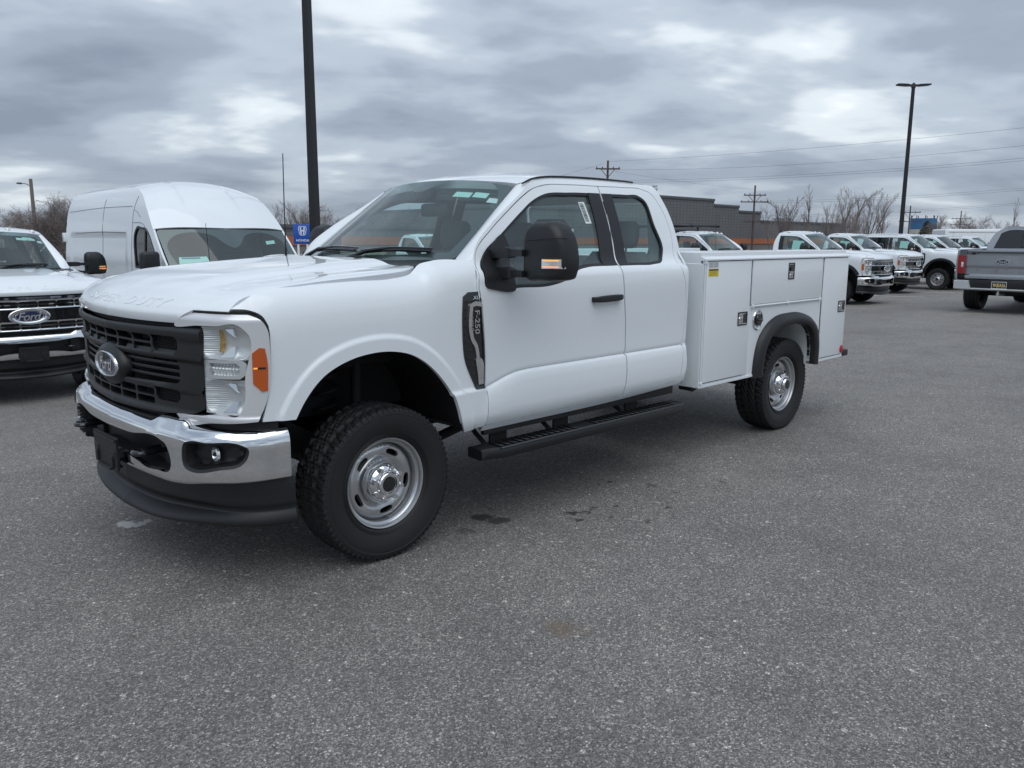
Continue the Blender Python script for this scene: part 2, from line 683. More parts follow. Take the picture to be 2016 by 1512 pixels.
def asphalt():
    m = bpy.data.materials.new('asphalt')
    m.use_nodes = True
    t = m.node_tree
    b = t.nodes['Principled BSDF']
    tcn = t.nodes.new('ShaderNodeTexCoord')
    P = tcn.outputs['Object']

    def vor(scale, feat='F1'):
        v = nd(t, 'ShaderNodeTexVoronoi', feature=feat)
        v.inputs['Scale'].default_value = scale
        t.links.new(P, v.inputs['Vector'])
        return v

    def noi(scale, det=4., rough=.55, dist=0.):
        n = nd(t, 'ShaderNodeTexNoise', ins={'Scale': scale, 'Detail': det, 'Roughness': rough, 'Distortion': dist})
        t.links.new(P, n.inputs['Vector'])
        return n.outputs[0]

    def sepx(v):
        s = nd(t, 'ShaderNodeSeparateColor')
        t.links.new(v.outputs['Color'], s.inputs[0])
        return s.outputs[0]
    v1, v2, v3 = vor(150.), vor(330.), vor(60.)
    r1, r2, r3 = sepx(v1), sepx(v2), sepx(v3)
    base = ramp(t, r1, [(0.0, (.112, .105, .096)), (.55, (.215, .202, .187)), (.86, (.330, .310, .286)), (.965, (.47, .445, .41)), (1.0, (.68, .65, .61))])
    fine = ramp(t, r2, [(0.0, (.60, .60, .60)), (.7, (1.0, 1.0, 1.0)), (.95, (1.4, 1.4, 1.38)), (1.0, (2.1, 2.1, 2.05))])
    chip = ramp(t, r3, [(0.0, (.92, .92, .92)), (.975, (1.04, 1.04, 1.04)), (.985, (1.9, 1.88, 1.8))], 'CONSTANT')
    big = ramp(t, noi(.55, 6., .6, .4), [(.30, (.80, .80, .81)), (.55, (1.0, 1.0, 1.0)), (.75, (1.14, 1.13, 1.12))])
    streak = ramp(t, noi(2.6, 5., .62), [(.35, (.90, .90, .90)), (.65, (1.08, 1.08, 1.08))])

    def mul(a, c):
        n = nd(t, 'ShaderNodeMix', data_type='RGBA', blend_type='MULTIPLY')
        n.inputs[0].default_value = 1.0
        t.links.new(a, n.inputs[6])
        t.links.new(c, n.inputs[7])
        return n.outputs[2]
    c = mul(mul(mul(mul(base, fine), chip), big), streak)

    # stains with shapes of their own: (x, y, radius, colour, strength)
    warp = nd(t, 'ShaderNodeTexNoise', ins={'Scale': 7.0, 'Detail': 4.0, 'Roughness': .6})
    t.links.new(P, warp.inputs['Vector'])
    wv = nd(t, 'ShaderNodeVectorMath', operation='SCALE')
    t.links.new(warp.outputs['Color'], wv.inputs[0])
    wv.inputs['Scale'].default_value = .22
    pv = nd(t, 'ShaderNodeVectorMath', operation='ADD')
    t.links.new(P, pv.inputs[0])
    t.links.new(wv.outputs[0], pv.inputs[1])
    spots = [(.75, .22, .060, (.012, .012, .013), .9), (.80, .10, .05, (.012, .012, .013), .8), (1.21, -.12, .035, (.012, .012, .013), .85), (1.12, -.22, .028, (.012, .012, .013), .85), (1.36, -.14, .03, (.014, .014, .015), .8), (1.30, -.30, .018, (.014, .014, .015), .8), (1.42, -.52, .02, (.014, .014, .015), .7), (.55, .10, .04, (.03, .03, .03), .6), (.04, -1.047, .055, (.16, .105, .06), .5), (.10, -1.10, .05, (.15, .11, .075), .3), (1.7, -.45, .02, (.02, .02, .02), .7), (2.0, -.1, .03, (.02, .02, .02), .6), (-.778, 1.553, .045, (.62, .62, .61), .85), (-.72, 1.50, .03, (.60, .60, .59), .8)]
    spots += [(x_, y_, r_, (.012, .012, .013), .8) for x_, y_, r_ in ((1.27, -.14, .016), (1.30, -.17, .014), (1.03, .04, .014), (1.50, -.22, .018), (1.95, -.24, .020), (2.40, -.40, .018), (1.98, -.30, .014), (2.45, -.10, .020), (1.85, .12, .022), (1.78, .14, .016), (1.62, -.62, .013), (.92, -.28, .014), (2.9, -.7, .016))]
    for sx, sy, r, col, st in spots:
        d = nd(t, 'ShaderNodeVectorMath', operation='DISTANCE')
        t.links.new(pv.outputs[0], d.inputs[0])
        d.inputs[1].default_value = (sx + .11, sy + .11, .11)
        k = nd(t, 'ShaderNodeMapRange', interpolation_type='SMOOTHSTEP')
        t.links.new(d.outputs['Value'], k.inputs[0])
        k.inputs[1].default_value = r * 1.45
        k.inputs[2].default_value = r * .95
        k.inputs[3].default_value = 0
        k.inputs[4].default_value = st
        n = nd(t, 'ShaderNodeMix', data_type='RGBA')
        t.links.new(k.outputs[0], n.inputs[0])
        t.links.new(c, n.inputs[6])
        n.inputs[7].default_value = (*col, 1)
        c = n.outputs[2]
    t.links.new(c, b.inputs['Base Color'])
    b.inputs['Roughness'].default_value = .68
    b.inputs['Specular IOR Level'].default_value = .6
    h = mth(t, 'ADD', mth(t, 'MULTIPLY', v1.outputs['Distance'], 1.0), mth(t, 'MULTIPLY', v2.outputs['Distance'], .5))
    bp = nd(t, 'ShaderNodeBump', ins={'Strength': .85, 'Distance': .006})
    t.links.new(h, bp.inputs['Height'])
    t.links.new(bp.outputs[0], b.inputs['Normal'])
    MAT['asphalt'] = m
    return m


asphalt()


def sheet(x0, x1, y0, y1, dz, nx, ny, fn=gz):
    xs, ys = (np.linspace(x0, x1, nx + 1) if np.isscalar(nx) else np.asarray(nx)), (np.linspace(y0, y1, ny + 1) if np.isscalar(ny) else np.asarray(ny))
    X, Y = np.meshgrid(xs, ys, indexing='ij')
    V = np.stack([X, Y, fn(X, Y) + dz], -1).reshape(-1, 3)
    m = len(ys)
    F = [(i * m + j, (i + 1) * m + j, (i + 1) * m + j + 1, i * m + j + 1) for i in range(len(xs) - 1) for j in range(m - 1)]
    mb = MB()
    mb.add(V, F)
    return mb


_gx = np.concatenate([[-1500, -300, -80, -30], np.arange(-15, 40.1, 1.0), [50, 70, 100, 200, 400, 2500]])
_gy = np.concatenate([[-1500, -200, -40, -12, -6, -2, 1, 2], np.arange(2.2, 8.41, .2), [9, 11, 13, 14, 16, 20, 30, 45, 60, 62, 100, 300, 2500]])
obj('ground', sheet(0, 0, 0, 0, 0, _gx, _gy), 'asphalt', kind='structure')
mat('line_paint', (.62, .62, .60), .7, bump=(220., .5, 3.), vary=(9., .22))
for i, x in enumerate((-1.05, 1.9, 4.75, 7.7, 22.0, 25.1, 28.1, 31.2, 34.3, 37.4)):
    obj('parking_line', sheet(x - .06, x + .06, 6.0, 11.2, .004, 1, 26), 'line_paint', kind='structure')
# ------------------------------------------------------------------ the pickup cab and front end, in its own frame:
# x runs to the rear (0 = front axle), y to the passenger side (0 = driver's flank), z up
_MESH = {}


def cm(key, fn, mats):
    """one shared mesh per key"""
    if key not in _MESH:
        mb = fn()
        me = mb.mesh(key)
        for m in (mats if isinstance(mats, (list, tuple)) else [mats]):
            me.materials.append(MAT[m] if isinstance(m, str) else m)
        _MESH[key] = me
    return _MESH[key]


def part(name, key, fn, mats, parent, **props):
    return obj(name, cm(key, fn, mats), mats, parent, **props)


def pair(name, key, fn, mats, parent):
    """the part and its mirror image on the other flank"""
    hold = {}

    def first():
        hold['m'] = fn()
        return hold['m']
    a = part(name, key, first, mats, parent)
    b = part(name, key + '_m', lambda: mirror(hold['m'] if 'm' in hold else fn()), mats, parent)
    return a, b


_scp = mono([0.5, 0.56, 0.62, 0.68, 0.74, 0.82, 0.862, 0.876, 0.884, 0.891, 0.905, 1.0, 1.15, 1.3, 1.4, 1.435, 1.465, 1.5, 1.6, 1.75, 1.9, 1.95, 2.0, 2.05],
            [0.115, 0.085, 0.047, 0.03, 0.028, 0.033, 0.041, 0.05, 0.0655, 0.058, 0.0545, 0.0535, 0.049, 0.045, 0.052, 0.07, 0.108, 0.136, 0.172, 0.224, 0.284, 0.308, 0.345, 0.4])


_zcr = mono([.55, .62, .654, .728, .823, .901, 1.0, 1.2, 4.0], [.808, .811, .818, .839, .866, .879, .884, .885, .885])


def S_cab(x, z):
    x, z = np.asarray(x, float), np.asarray(z, float)
    zc_ = _zcr(x)
    w = sstep(.26, .04, np.abs(z - .86))
    return _scp(z + (.885 - zc_) * w) + .010 * ((x - 1.45) / 1.1) ** 2 * (x > 1.45)


def fm_cab(off=0.0):
    return lambda x, z: np.stack([x, S_cab(x, z) + off, z], 1)


ARCH = [(.478, .59, 1), (.448, .643), (.42, .729), (.385, .809), (.351, .855), (.288, .927), (.208, .996), (.112, 1.050), (-.009, 1.079), (-.144, 1.081), (-.274, 1.057), (-.399, 1.0), (-.499, .899), (-.546, .825, 1)]
_archd = smooth_loop(ARCH, .03, closed=False)
_ztf = mono([-.79, -.731, -.678, -.433, -.163, .07, .2, .29, .36, .62], [1.314, 1.344, 1.378, 1.408, 1.420, 1.425, 1.445, 1.492, 1.508, 1.508])
_ytf = mono([-.8, .07, .2, .30, .4, .62], [.105, .118, .140, .175, .168, .138])
_ybf = mono([-.80, -.74, -.68, -.60, -.4, .1, .6], [.060, .041, .027, .019, .016, .022, .048])


def S_f(x, z):
    x, z = np.asarray(x, float), np.asarray(z, float)
    zt, yt, b = _ztf(x), _ytf(x), _ybf(x)
    t = np.clip((z - (zt - .36)) / .36, 0, 1.05)
    y = b + (yt - b) * (.14 * t ** 2 + .86 * t ** 6)
    sh = x.shape
    d = pdist(_archd, np.stack([x.ravel(), z.ravel()], 1), False).reshape(sh)
    y = y - .011 * sstep(.086, .062, d) * sstep(1.30, 1.15, z)
    y = y - .013 * sstep(.828, .806, z) * sstep(.25, .40, x)
    y = y + .05 * np.clip((.68 - z) / .12, 0, 1) ** 2
    return y


def fm_fen(off=0.0):
    return lambda x, z: np.stack([x, S_f(x, z) + off, z], 1)


class Plan:
    """a front-end outline seen from above, symmetric about the centreline; s = arc length, 0 at the centre, negative on the driver's side"""

    def __init__(s, ys, xs):
        P = smooth_loop([(x, y) for x, y in zip(xs, ys)], .01, closed=False)
        P = np.concatenate([P, (P * [1, -1] + [0, 2 * CY])[::-1][1:]])
        d = np.concatenate([[0], np.cumsum(np.linalg.norm(np.diff(P, axis=0), axis=1))])
        s.P, s.L = P, d[-1]
        s.d = d - d[-1] / 2
        t = np.gradient(P, axis=0) / np.gradient(s.d)[:, None]
        s.T = t

    def sy(s, y):
        return np.interp(y, s.P[:, 1], s.d)

    def pos(s, q, off=0.0):
        q = np.asarray(q, float)
        x, y = np.interp(q, s.d, s.P[:, 0]), np.interp(q, s.d, s.P[:, 1])
        tx, ty = np.interp(q, s.d, s.T[:, 0]), np.interp(q, s.d, s.T[:, 1])
        l = np.hypot(tx, ty)
        return x - ty / l * off, y + tx / l * off      # off > 0 = outwards (towards -x)

    def fm(s, off=0.0):
        def f(q, z):
            o = off(q, z) if callable(off) else off
            x, y = s.pos(q, o)
            return np.stack([x, y, z], 1)
        return f

    def loop(s, pts):
        return [(float(s.sy(p[0])), *p[1:]) for p in pts]


PF = Plan([-.012, .0, .018, .035, .06, .10, .2, .3, .5, .75, CY], [-.50, -.58, -.645, -.692, -.738, -.782, -.832, -.860, -.903, -.942, -.960])
PB = Plan([.0, .006, .03, .07, .14, .25, .45, .7, CY], [-.56, -.61, -.72, -.80, -.87, -.925, -.970, -.992, -1.004])
PD = Plan([.03, .06, .10, .18, .32, .6, CY], [-.50, -.62, -.70, -.775, -.835, -.905, -.935])

# hood: profile along the centreline, then spread sideways
_hp = np.array([(-.962, 1.238), (-.970, 1.262), (-.968, 1.288), (-.952, 1.308), (-.915, 1.340), (-.86, 1.374), (-.78, 1.404), (-.66, 1.430), (-.40, 1.458), (0, 1.486), (.34, 1.506)])
_hp = smooth_loop([tuple(p) for p in _hp], .01, closed=False)
_hs = np.concatenate([[0], np.cumsum(np.linalg.norm(np.diff(_hp, axis=0), axis=1))])


def hood_t(z=None, x=None):
    if z is not None:
        return float(np.interp(z, _hp[:, 1], _hs))
    i = int(np.argmin(_hp[:, 0]))
    return float(np.interp(x, _hp[i:, 0], _hs[i:]))


def fm_hood(t, y):
    t, y = np.asarray(t, float), np.asarray(y, float)
    x0, z0 = np.interp(t, _hs, _hp[:, 0]), np.interp(t, _hs, _hp[:, 1])
    yy = np.minimum(y, 2 * CY - y)
    dx = np.interp(PF.sy(np.clip(yy, .02, CY)), PF.d, PF.P[:, 0]) + .960
    w = sstep(.62, .02, t) * .999 + .001
    w2 = sstep(.03, .40, t)
    u = np.abs(y - CY) / .93
    drop = .052 * u ** 3.2 * w2
    dome = .016 * sstep(.66, .52, u) * sstep(.10, .45, t) - .008 * sstep(.10, .03, np.abs(u - .70)) * sstep(.15, .5, t)
    ridge = .007 * sstep(.12, .0, np.abs(u - .90)) * w2
    return np.stack([x0 + dx * w, y, z0 - drop + dome + ridge], 1)


# windshield, a across (-1..1), b up (0..1)
def fm_ws(off=0.0):
    def f(a, b):
        a, b = np.asarray(a, float), np.asarray(b, float)
        half = .770 + (.670 - .770) * b
        xc = .440 + b * .610
        xe = .599 + b * .569
        zc_ = 1.488 + b * .500 + .03 * b * (1 - b)
        ze = 1.500 + b * .430 + .02 * b * (1 - b)
        q = a ** 2 * .75 + a ** 4 * .25
        x = xc + (xe - xc) * q
        z = zc_ + (ze - zc_) * q
        P = np.stack([x, CY + a * half, z], 1)
        n = np.array([-.59, 0, .80])
        return P + n * off
    return f


_roC = mono([1.02, 1.15, 1.35, 1.65, 2.15, 2.45, 2.58], [1.970, 2.004, 2.030, 2.047, 2.047, 2.030, 1.990])
_roE = mono([1.0, 1.08, 1.15, 1.30, 1.485, 1.93, 2.337, 2.47, 2.57], [1.870, 1.903, 1.934, 1.980, 1.999, 2.009, 2.003, 1.990, 1.965])


def fm_roof(ext):
    def f(x, y):
        xs_ = np.where(np.asarray(x) > 1.9, np.maximum(np.asarray(x) - ext, 1.9), x)
        u = np.clip(np.abs(np.asarray(y) - CY) / .675, 0, 1.05)
        e, c = _roE(xs_), _roC(xs_)
        z = e + (c - e) * (1 - u ** 2.6)
        z = z + .008 * sstep(.06, .02, np.abs(u - .35)) * sstep(1.25, 1.4, xs_) * sstep(2.42, 2.3, xs_)
        return np.stack([x, y, z], 1)
    return f


DOOR = [(0.645, 0.6, 1), (0.645, 0.807), (0.642, 1.003), (0.617, 1.251), (0.597, 1.382), (0.638, 1.483), (0.67, 1.547), (0.811, 1.661), (0.998, 1.78), (1.137, 1.86), (1.241, 1.909), (1.368, 1.939), (1.557, 1.95), (1.877, 1.955, 1), (1.887, 1.701, 1), (1.838, 1.439), (1.85, 1.266), (1.876, 1.082), (1.883, 0.884), (1.872, 0.7), (1.862, 0.604, 1)]
WIN = [(0.64, 1.366), (0.647, 1.444), (0.714, 1.533), (0.886, 1.645), (1.087, 1.771), (1.209, 1.84), (1.346, 1.888), (1.557, 1.904), (1.862, 1.911, 1), (1.845, 1.456, 1), (1.7, 1.453), (1.53, 1.448), (1.408, 1.429), (1.304, 1.38), (1.171, 1.353), (0.9, 1.349), (0.7, 1.347)]
RDOOR = [(1.888, 1.955, 1), (2.166, 1.96), (2.377, 1.955), (2.46, 1.93), (2.513, 1.864), (2.569, 1.69), (2.531, 1.405), (2.563, 1.3), (2.57, 1.233), (2.56, 0.9), (2.535, 0.771), (2.515, 0.632, 1), (1.874, 0.606, 1), (1.883, 0.7), (1.894, 0.884), (1.887, 1.082), (1.861, 1.266), (1.849, 1.439), (1.898, 1.701, 1)]
RWIN = [(1.9, 1.911, 1), (2.166, 1.914), (2.303, 1.912), (2.36, 1.884), (2.397, 1.722), (2.43, 1.544), (2.373, 1.478), (2.232, 1.453), (2.04, 1.451), (1.875, 1.451, 1)]


def ext_pts(P, ext, x0=1.95):
    return [((p[0] + ext) if p[0] > x0 else p[0], *p[1:]) for p in P]


def cab_outer(ext, two):
    P = [(0.627, 1.498, 1), (0.668, 1.571), (0.799, 1.681), (0.989, 1.8), (1.124, 1.879), (1.192, 1.925), (1.243, 1.955), (1.303, 1.976), (1.485, 1.997), (1.931, 2.007), (2.337, 2.001), (2.463, 1.989), (2.542, 1.96), (2.584, 1.884), (2.632, 1.559), (2.612, 1.450), (2.600, 1.345), (2.601, 1.272), (2.6, 0.897), (2.59, 0.818), (2.555, 0.6, 1), (1.865, 0.575), (0.632, 0.565, 1), (0.632, 0.81), (0.629, 1.003), (0.603, 1.251), (0.583, 1.382), (0.615, 1.468)]
    if ext < 0:
        P = [q for q in P if not (1.6 < q[0] < 1.95 and q[1] > 1.9)]
    return ext_pts(P, ext)


def grow(loop, d, step=.02):
    return offset_poly(smooth_loop(loop, step), -d)


def grille_cells():
    cells = []
    cols = [(.612, .764), (.777, .929), (.942, 1.088), (1.101, 1.253), (1.266, 1.418)]
    for z0, z1 in ((1.152, 1.184), (1.110, 1.142), (.902, .934), (.862, .893)):
        for a, b in cols:
            cells.append((a, b, z0, z1))
    return cells


def text_on(mb, s, size, fm3, shear=0., offset=0., depth=.002, width=None, mat=0, spacing=1.):
    V, F, ext = text_geo(s, 1.0, .5, shear, offset, spacing)
    V = V.copy()
    sc = size / ext[1]
    sx = width / ext[0] if width else sc
    P = np.array([fm3(v[0] * sx, v[1] * sc, (v[2] + .5) * depth) for v in V])
    mb.add(P, F, None, mat)
    return mb


def wheel_meshes(kind):
    """centre at origin, axle along y, outer face towards -y; flange plane at y=0"""
    Rt, Wd = .400, .262

    def tyre():
        mb = MB()
        n = 240
        an = np.arange(n) * 2 * math.pi / n
        # tread across
        w = np.linspace(-.026, .222, 25)
        S = []
        prof = [(.232, .010), (.240, -.004), (.262, -.018), (.30, -.030), (.335, -.036), (.357, -.034), (.360, -.036), (.372, -.034), (.384, -.030)]
        for r, h in prof:
            S.append(np.stack([r * np.cos(an), np.full(n, h), r * np.sin(an)], 1))
        for j, y in enumerate(w):
            u = (y - .098) / .124
            r = Rt - .012 * abs(u) ** 4
            groove = np.zeros(n)
            if j in (5, 6, 12, 18, 19):
                groove += .011
            k = np.arange(n)
            if j < 5:
                groove = groove + .011 * ((k + (j // 2)) % 5 == 0) + .004 * ((k + 1) % 5 == 3)
            elif j > 19:
                groove = groove + .011 * ((k + (j // 2)) % 5 == 2)
            else:
                groove = groove + .010 * (((k + (j % 6) * 2) % 6) < 2)
            rr = r - groove
            S.append(np.stack([rr * np.cos(an), np.full(n, y), rr * np.sin(an)], 1))
        for r, h in [(.36, .230), (.30, .228), (.24, .205)]:
            S.append(np.stack([r * np.cos(an), np.full(n, h), r * np.sin(an)], 1))
        loft(mb, S, True, False)
        # raised wear ribs on the sidewall
        for k in range(72):
            a = 2 * math.pi * (k + .5) / 72
            c, sn = math.cos(a), math.sin(a)
            q = .006
            V = [((r_ * c - t_ * q * sn), h_, (r_ * sn + t_ * q * c)) for r_, h_ in ((.372, -.0345), (.392, -.0285)) for t_ in (-1, 1)] + [((r_ * c - t_ * q * .7 * sn), h_ - .004, (r_ * sn + t_ * q * .7 * c)) for r_, h_ in ((.373, -.0345), (.391, -.0285)) for t_ in (-1, 1)]
            mb.add(V, [(4, 5, 7, 6), (0, 1, 5, 4), (2, 3, 7, 6), (0, 2, 6, 4), (1, 3, 7, 5)])
        for r0 in (.252, .262, .290, .344):
            lathe(mb, [(r0 - .002, -.0185 - (r0 - .262) * .16), (r0, -.0215 - (r0 - .262) * .18), (r0 + .002, -.0185 - (r0 - .262) * .16)], (0, 0, 0), 96)
        return mb

    def rim():
        mb = MB()
        lathe(mb, [(.2345, .004), (.2365, -.003), (.2330, -.008), (.2270, -.006), (.2235, .002), (.2210, .014), (.2150, .020), (.2075, .024), (.2050, .040), (.2040, .062)], (0, 0, 0), 120)
        dep = mono([0, .06, .095, .11, .13, .15, .18, .192, .21], [.045, .045, .050, .058, .046, .038, .038, .046, .070])
        slots = []
        nsl = 5 if kind != 'dual' else 8
        for k in range(nsl):
            a = 2 * math.pi * k / nsl + .35
            pts = []
            for q in range(20):
                th = 2 * math.pi * q / 20
                du = (.040 if nsl == 5 else .022) * np.sign(math.cos(th)) * abs(math.cos(th)) ** .7
                dv = .0155 * np.sign(math.sin(th)) * abs(math.sin(th)) ** .8
                rr = .158 + dv
                aa = a + du / .158
                pts.append((rr * math.cos(aa), rr * math.sin(aa), 1))
            slots.append(pts)

        def f(u, v):
            r = np.hypot(u, v)
            th = np.arctan2(v, u)
            d = dep(r) + .004 * np.cos(nsl * (th - .35)) * sstep(.12, .15, r) * sstep(.19, .17, r)
            return np.stack([u, d, v], 1)
        patch(mb, [ell(0, 0, .2045, .2045, 72)] + slots, f, .011, .022, 1)
        # valve stem
        tube(mb, [(.196 * math.cos(-.9), .05, .196 * math.sin(-.9)), (.192 * math.cos(-.9), .015, .192 * math.sin(-.9))], .0045, 6)
        return mb

    def hub():
        mb = MB()
        if kind == 'front':
            lathe(mb, [(.108, .052), (.106, .030), (.098, .004), (.085, -.012), (.072, -.018), (.066, -.018), (.064, -.030), (.058, -.036), (.045, -.036), (.043, -.028), (.0, -.028)], (0, 0, 0), 64)
        else:
            lathe(mb, [(.108, .052), (.106, .026), (.096, -.006), (.080, -.028), (.066, -.034), (.060, -.034), (.058, -.050), (.050, -.058), (.03, -.060), (.0, -.060)], (0, 0, 0), 64)
        return mb

    def cap():
        mb = MB()
        h = -.031 if kind == 'front' else -.0612
        lathe(mb, [(.040, h + .004), (.039, h), (.0, h - .002)], (0, 0, 0), 40)
        return mb

    def nut():
        mb = MB()
        a = [(.0145, .03), (.0145, -.022), (.0115, -.028), (0, -.029)]
        lathe(mb, a, (0, 0, 0), 10)
        return mb

    def drum():
        mb = MB()
        lathe(mb, [(.0, .10), (.17, .10), (.17, .16), (.0, .16)], (0, 0, 0), 40)
        lathe(mb, [(.215, .06), (.19, .10), (.19, .20), (.215, .205)], (0, 0, 0), 40)
        return mb
    return tyre, rim, hub, cap, nut, drum


def add_wheel(parent, x, y, side, kind='front', low=False, z=.395, spin=0.0):
    """side = -1: outer face towards -y"""
    w = empty('wheel', (x, y, z))
    w.parent = parent
    if side > 0:
        w.rotation_euler = (0, spin, math.pi)
    else:
        w.rotation_euler = (0, spin, 0)
    tyre, rim, hub, cap, nut, drum = wheel_meshes(kind)
    part('tyre', 'tyre', tyre, 'rubber', w)
    part('rim', 'rim_' + ('d' if kind == 'dual' else 'n'), rim, 'steel_wheel', w)
    part('hub', 'hub_' + kind, hub, 'chrome', w)
    part('brake_drum', 'drum', drum, 'underbody', w)
    if not low:
        part('centre_cap', 'cap_' + kind, cap, 'black_gloss', w)
        for k in range(8):
            a = 2 * math.pi * (k + .3) / 8
            o = part('lug_nut', 'nut', nut, 'chrome', w)
            o.location = (.083 * math.cos(a), 0, .083 * math.sin(a))
    return w


def emblem(parent, key, cx, cz, x, hw, hh, ringw, chrome_big=False):
    """oval badge facing -x, centred on y=cx"""
    def f(y, z):
        return np.stack([x + .10 * ((y - cx) ** 2) * 2, y, z], 1)

    def ring_():
        mb = MB()
        prof = [(1.0, .0), (.995, .008), (.95, .014), (1 - ringw * .6, .014), (1 - ringw, .006)]
        S = []
        for k, h in prof:
            a = np.arange(64) * 2 * math.pi / 64
            yy, zz = cx + hw * k * np.cos(a), cz + hh * (1 - (1 - k) * hw / hh * .6) * np.sin(a)
            S.append(np.stack([x - h + .2 * (yy - cx) ** 2, yy, zz], 1))
        loft(mb, S, True, False)
        return mb

    def face():
        mb = MB()
        k = 1 - ringw
        patch(mb, [ell(cx, cz, hw * k, hh * (1 - ringw * hw / hh * .6), 48)], lambda y, z: np.stack([x - .007 + .2 * (y - cx) ** 2, y, z], 1), .02, 0, -1)
        return mb

    def script():
        mb = MB()
        text_on(mb, 'Ford', hh * 1.02, lambda u, v, d: (x - .0075 - d + .2 * u * u, cx - u, cz + v - hh * .02), .35, .012, .0025, width=hw * 1.15, spacing=.92)
        # fine inner oval line
        S = []
        kk = (1 - ringw) * .93
        for q, h in ((1.0, .008), (.985, .0095), (.965, .008)):
            a = np.arange(64) * 2 * math.pi / 64
            yy, zz = cx + hw * kk * q * np.cos(a), cz + hh * (1 - ringw * hw / hh * .6) * .90 * q * np.sin(a)
            S.append(np.stack([x - h + .2 * (yy - cx) ** 2, yy, zz], 1))
        loft(mb, S, True, False)
        return mb
    e = part('emblem', key + 'ring', ring_, 'chrome', parent)
    part('emblem_face', key + 'face', face, 'emblem_blue', parent)
    part('emblem_script', key + 'script', script, 'chrome', parent)
    return e
# ------------------------------------------------------------------ putting a pickup together
def bumper_fm(off=0.0):
    # profile: v = 0 at the lower edge .. 1 rolled over the top
    pv = np.array([(.045, .520), (.018, .528), (.004, .548), (0, .58), (0, .66), (0, .735), (.006, .760), (.018, .780), (.040, .795), (.085, .800), (.125, .800)])
    pv = smooth_loop([tuple(p) for p in pv], .006, closed=False)
    sv = np.concatenate([[0], np.cumsum(np.linalg.norm(np.diff(pv, axis=0), axis=1))])

    def f(q, v):
        o, z = np.interp(v, sv, pv[:, 0]), np.interp(v, sv, pv[:, 1])
        x, y = PB.pos(q, -o * .999 + off)
        yy = np.minimum(y, 2 * CY - y)
        hump = sstep(.30, .36, yy) * sstep(.60, .53, yy) * sstep(.015, .05, o)
        lift = .035 * sstep(.45, .12, yy) * sstep(.60, .52, z)     # lower edge rises towards the corners
        z = z + .026 * hump + lift
        return np.stack([x, y, z], 1)
    return f, sv, pv


def _cline(dz):
    x = np.arange(.60, 3.2, .018)
    return np.stack([x, _zcr(x) + dz], 1)


CLINES = [_cline(d) for d in (-.040, -.023, -.012, -.006, .0, .006, .012, .022)]
_fd = smooth_loop(ARCH, .016, closed=False)


def _foff(d):
    t = np.gradient(_fd, axis=0)
    t /= np.linalg.norm(t, axis=1, keepdims=True)
    return _fd + np.stack([t[:, 1], -t[:, 0]], 1) * d


FLINES = [_foff(s * d) for d in (.056, .066, .074, .082, .090, .100) for s in (1,)]
_fx = np.arange(.25, .66, .016)
FLINES += [np.stack([_fx, np.full(len(_fx), z)], 1) for z in (.800, .810, .818, .826, .836)]
_fx = np.arange(-.72, .6, .02)
FLINES += [np.stack([_fx, _ztf(_fx) - d], 1) for d in (.012, .026, .044)]


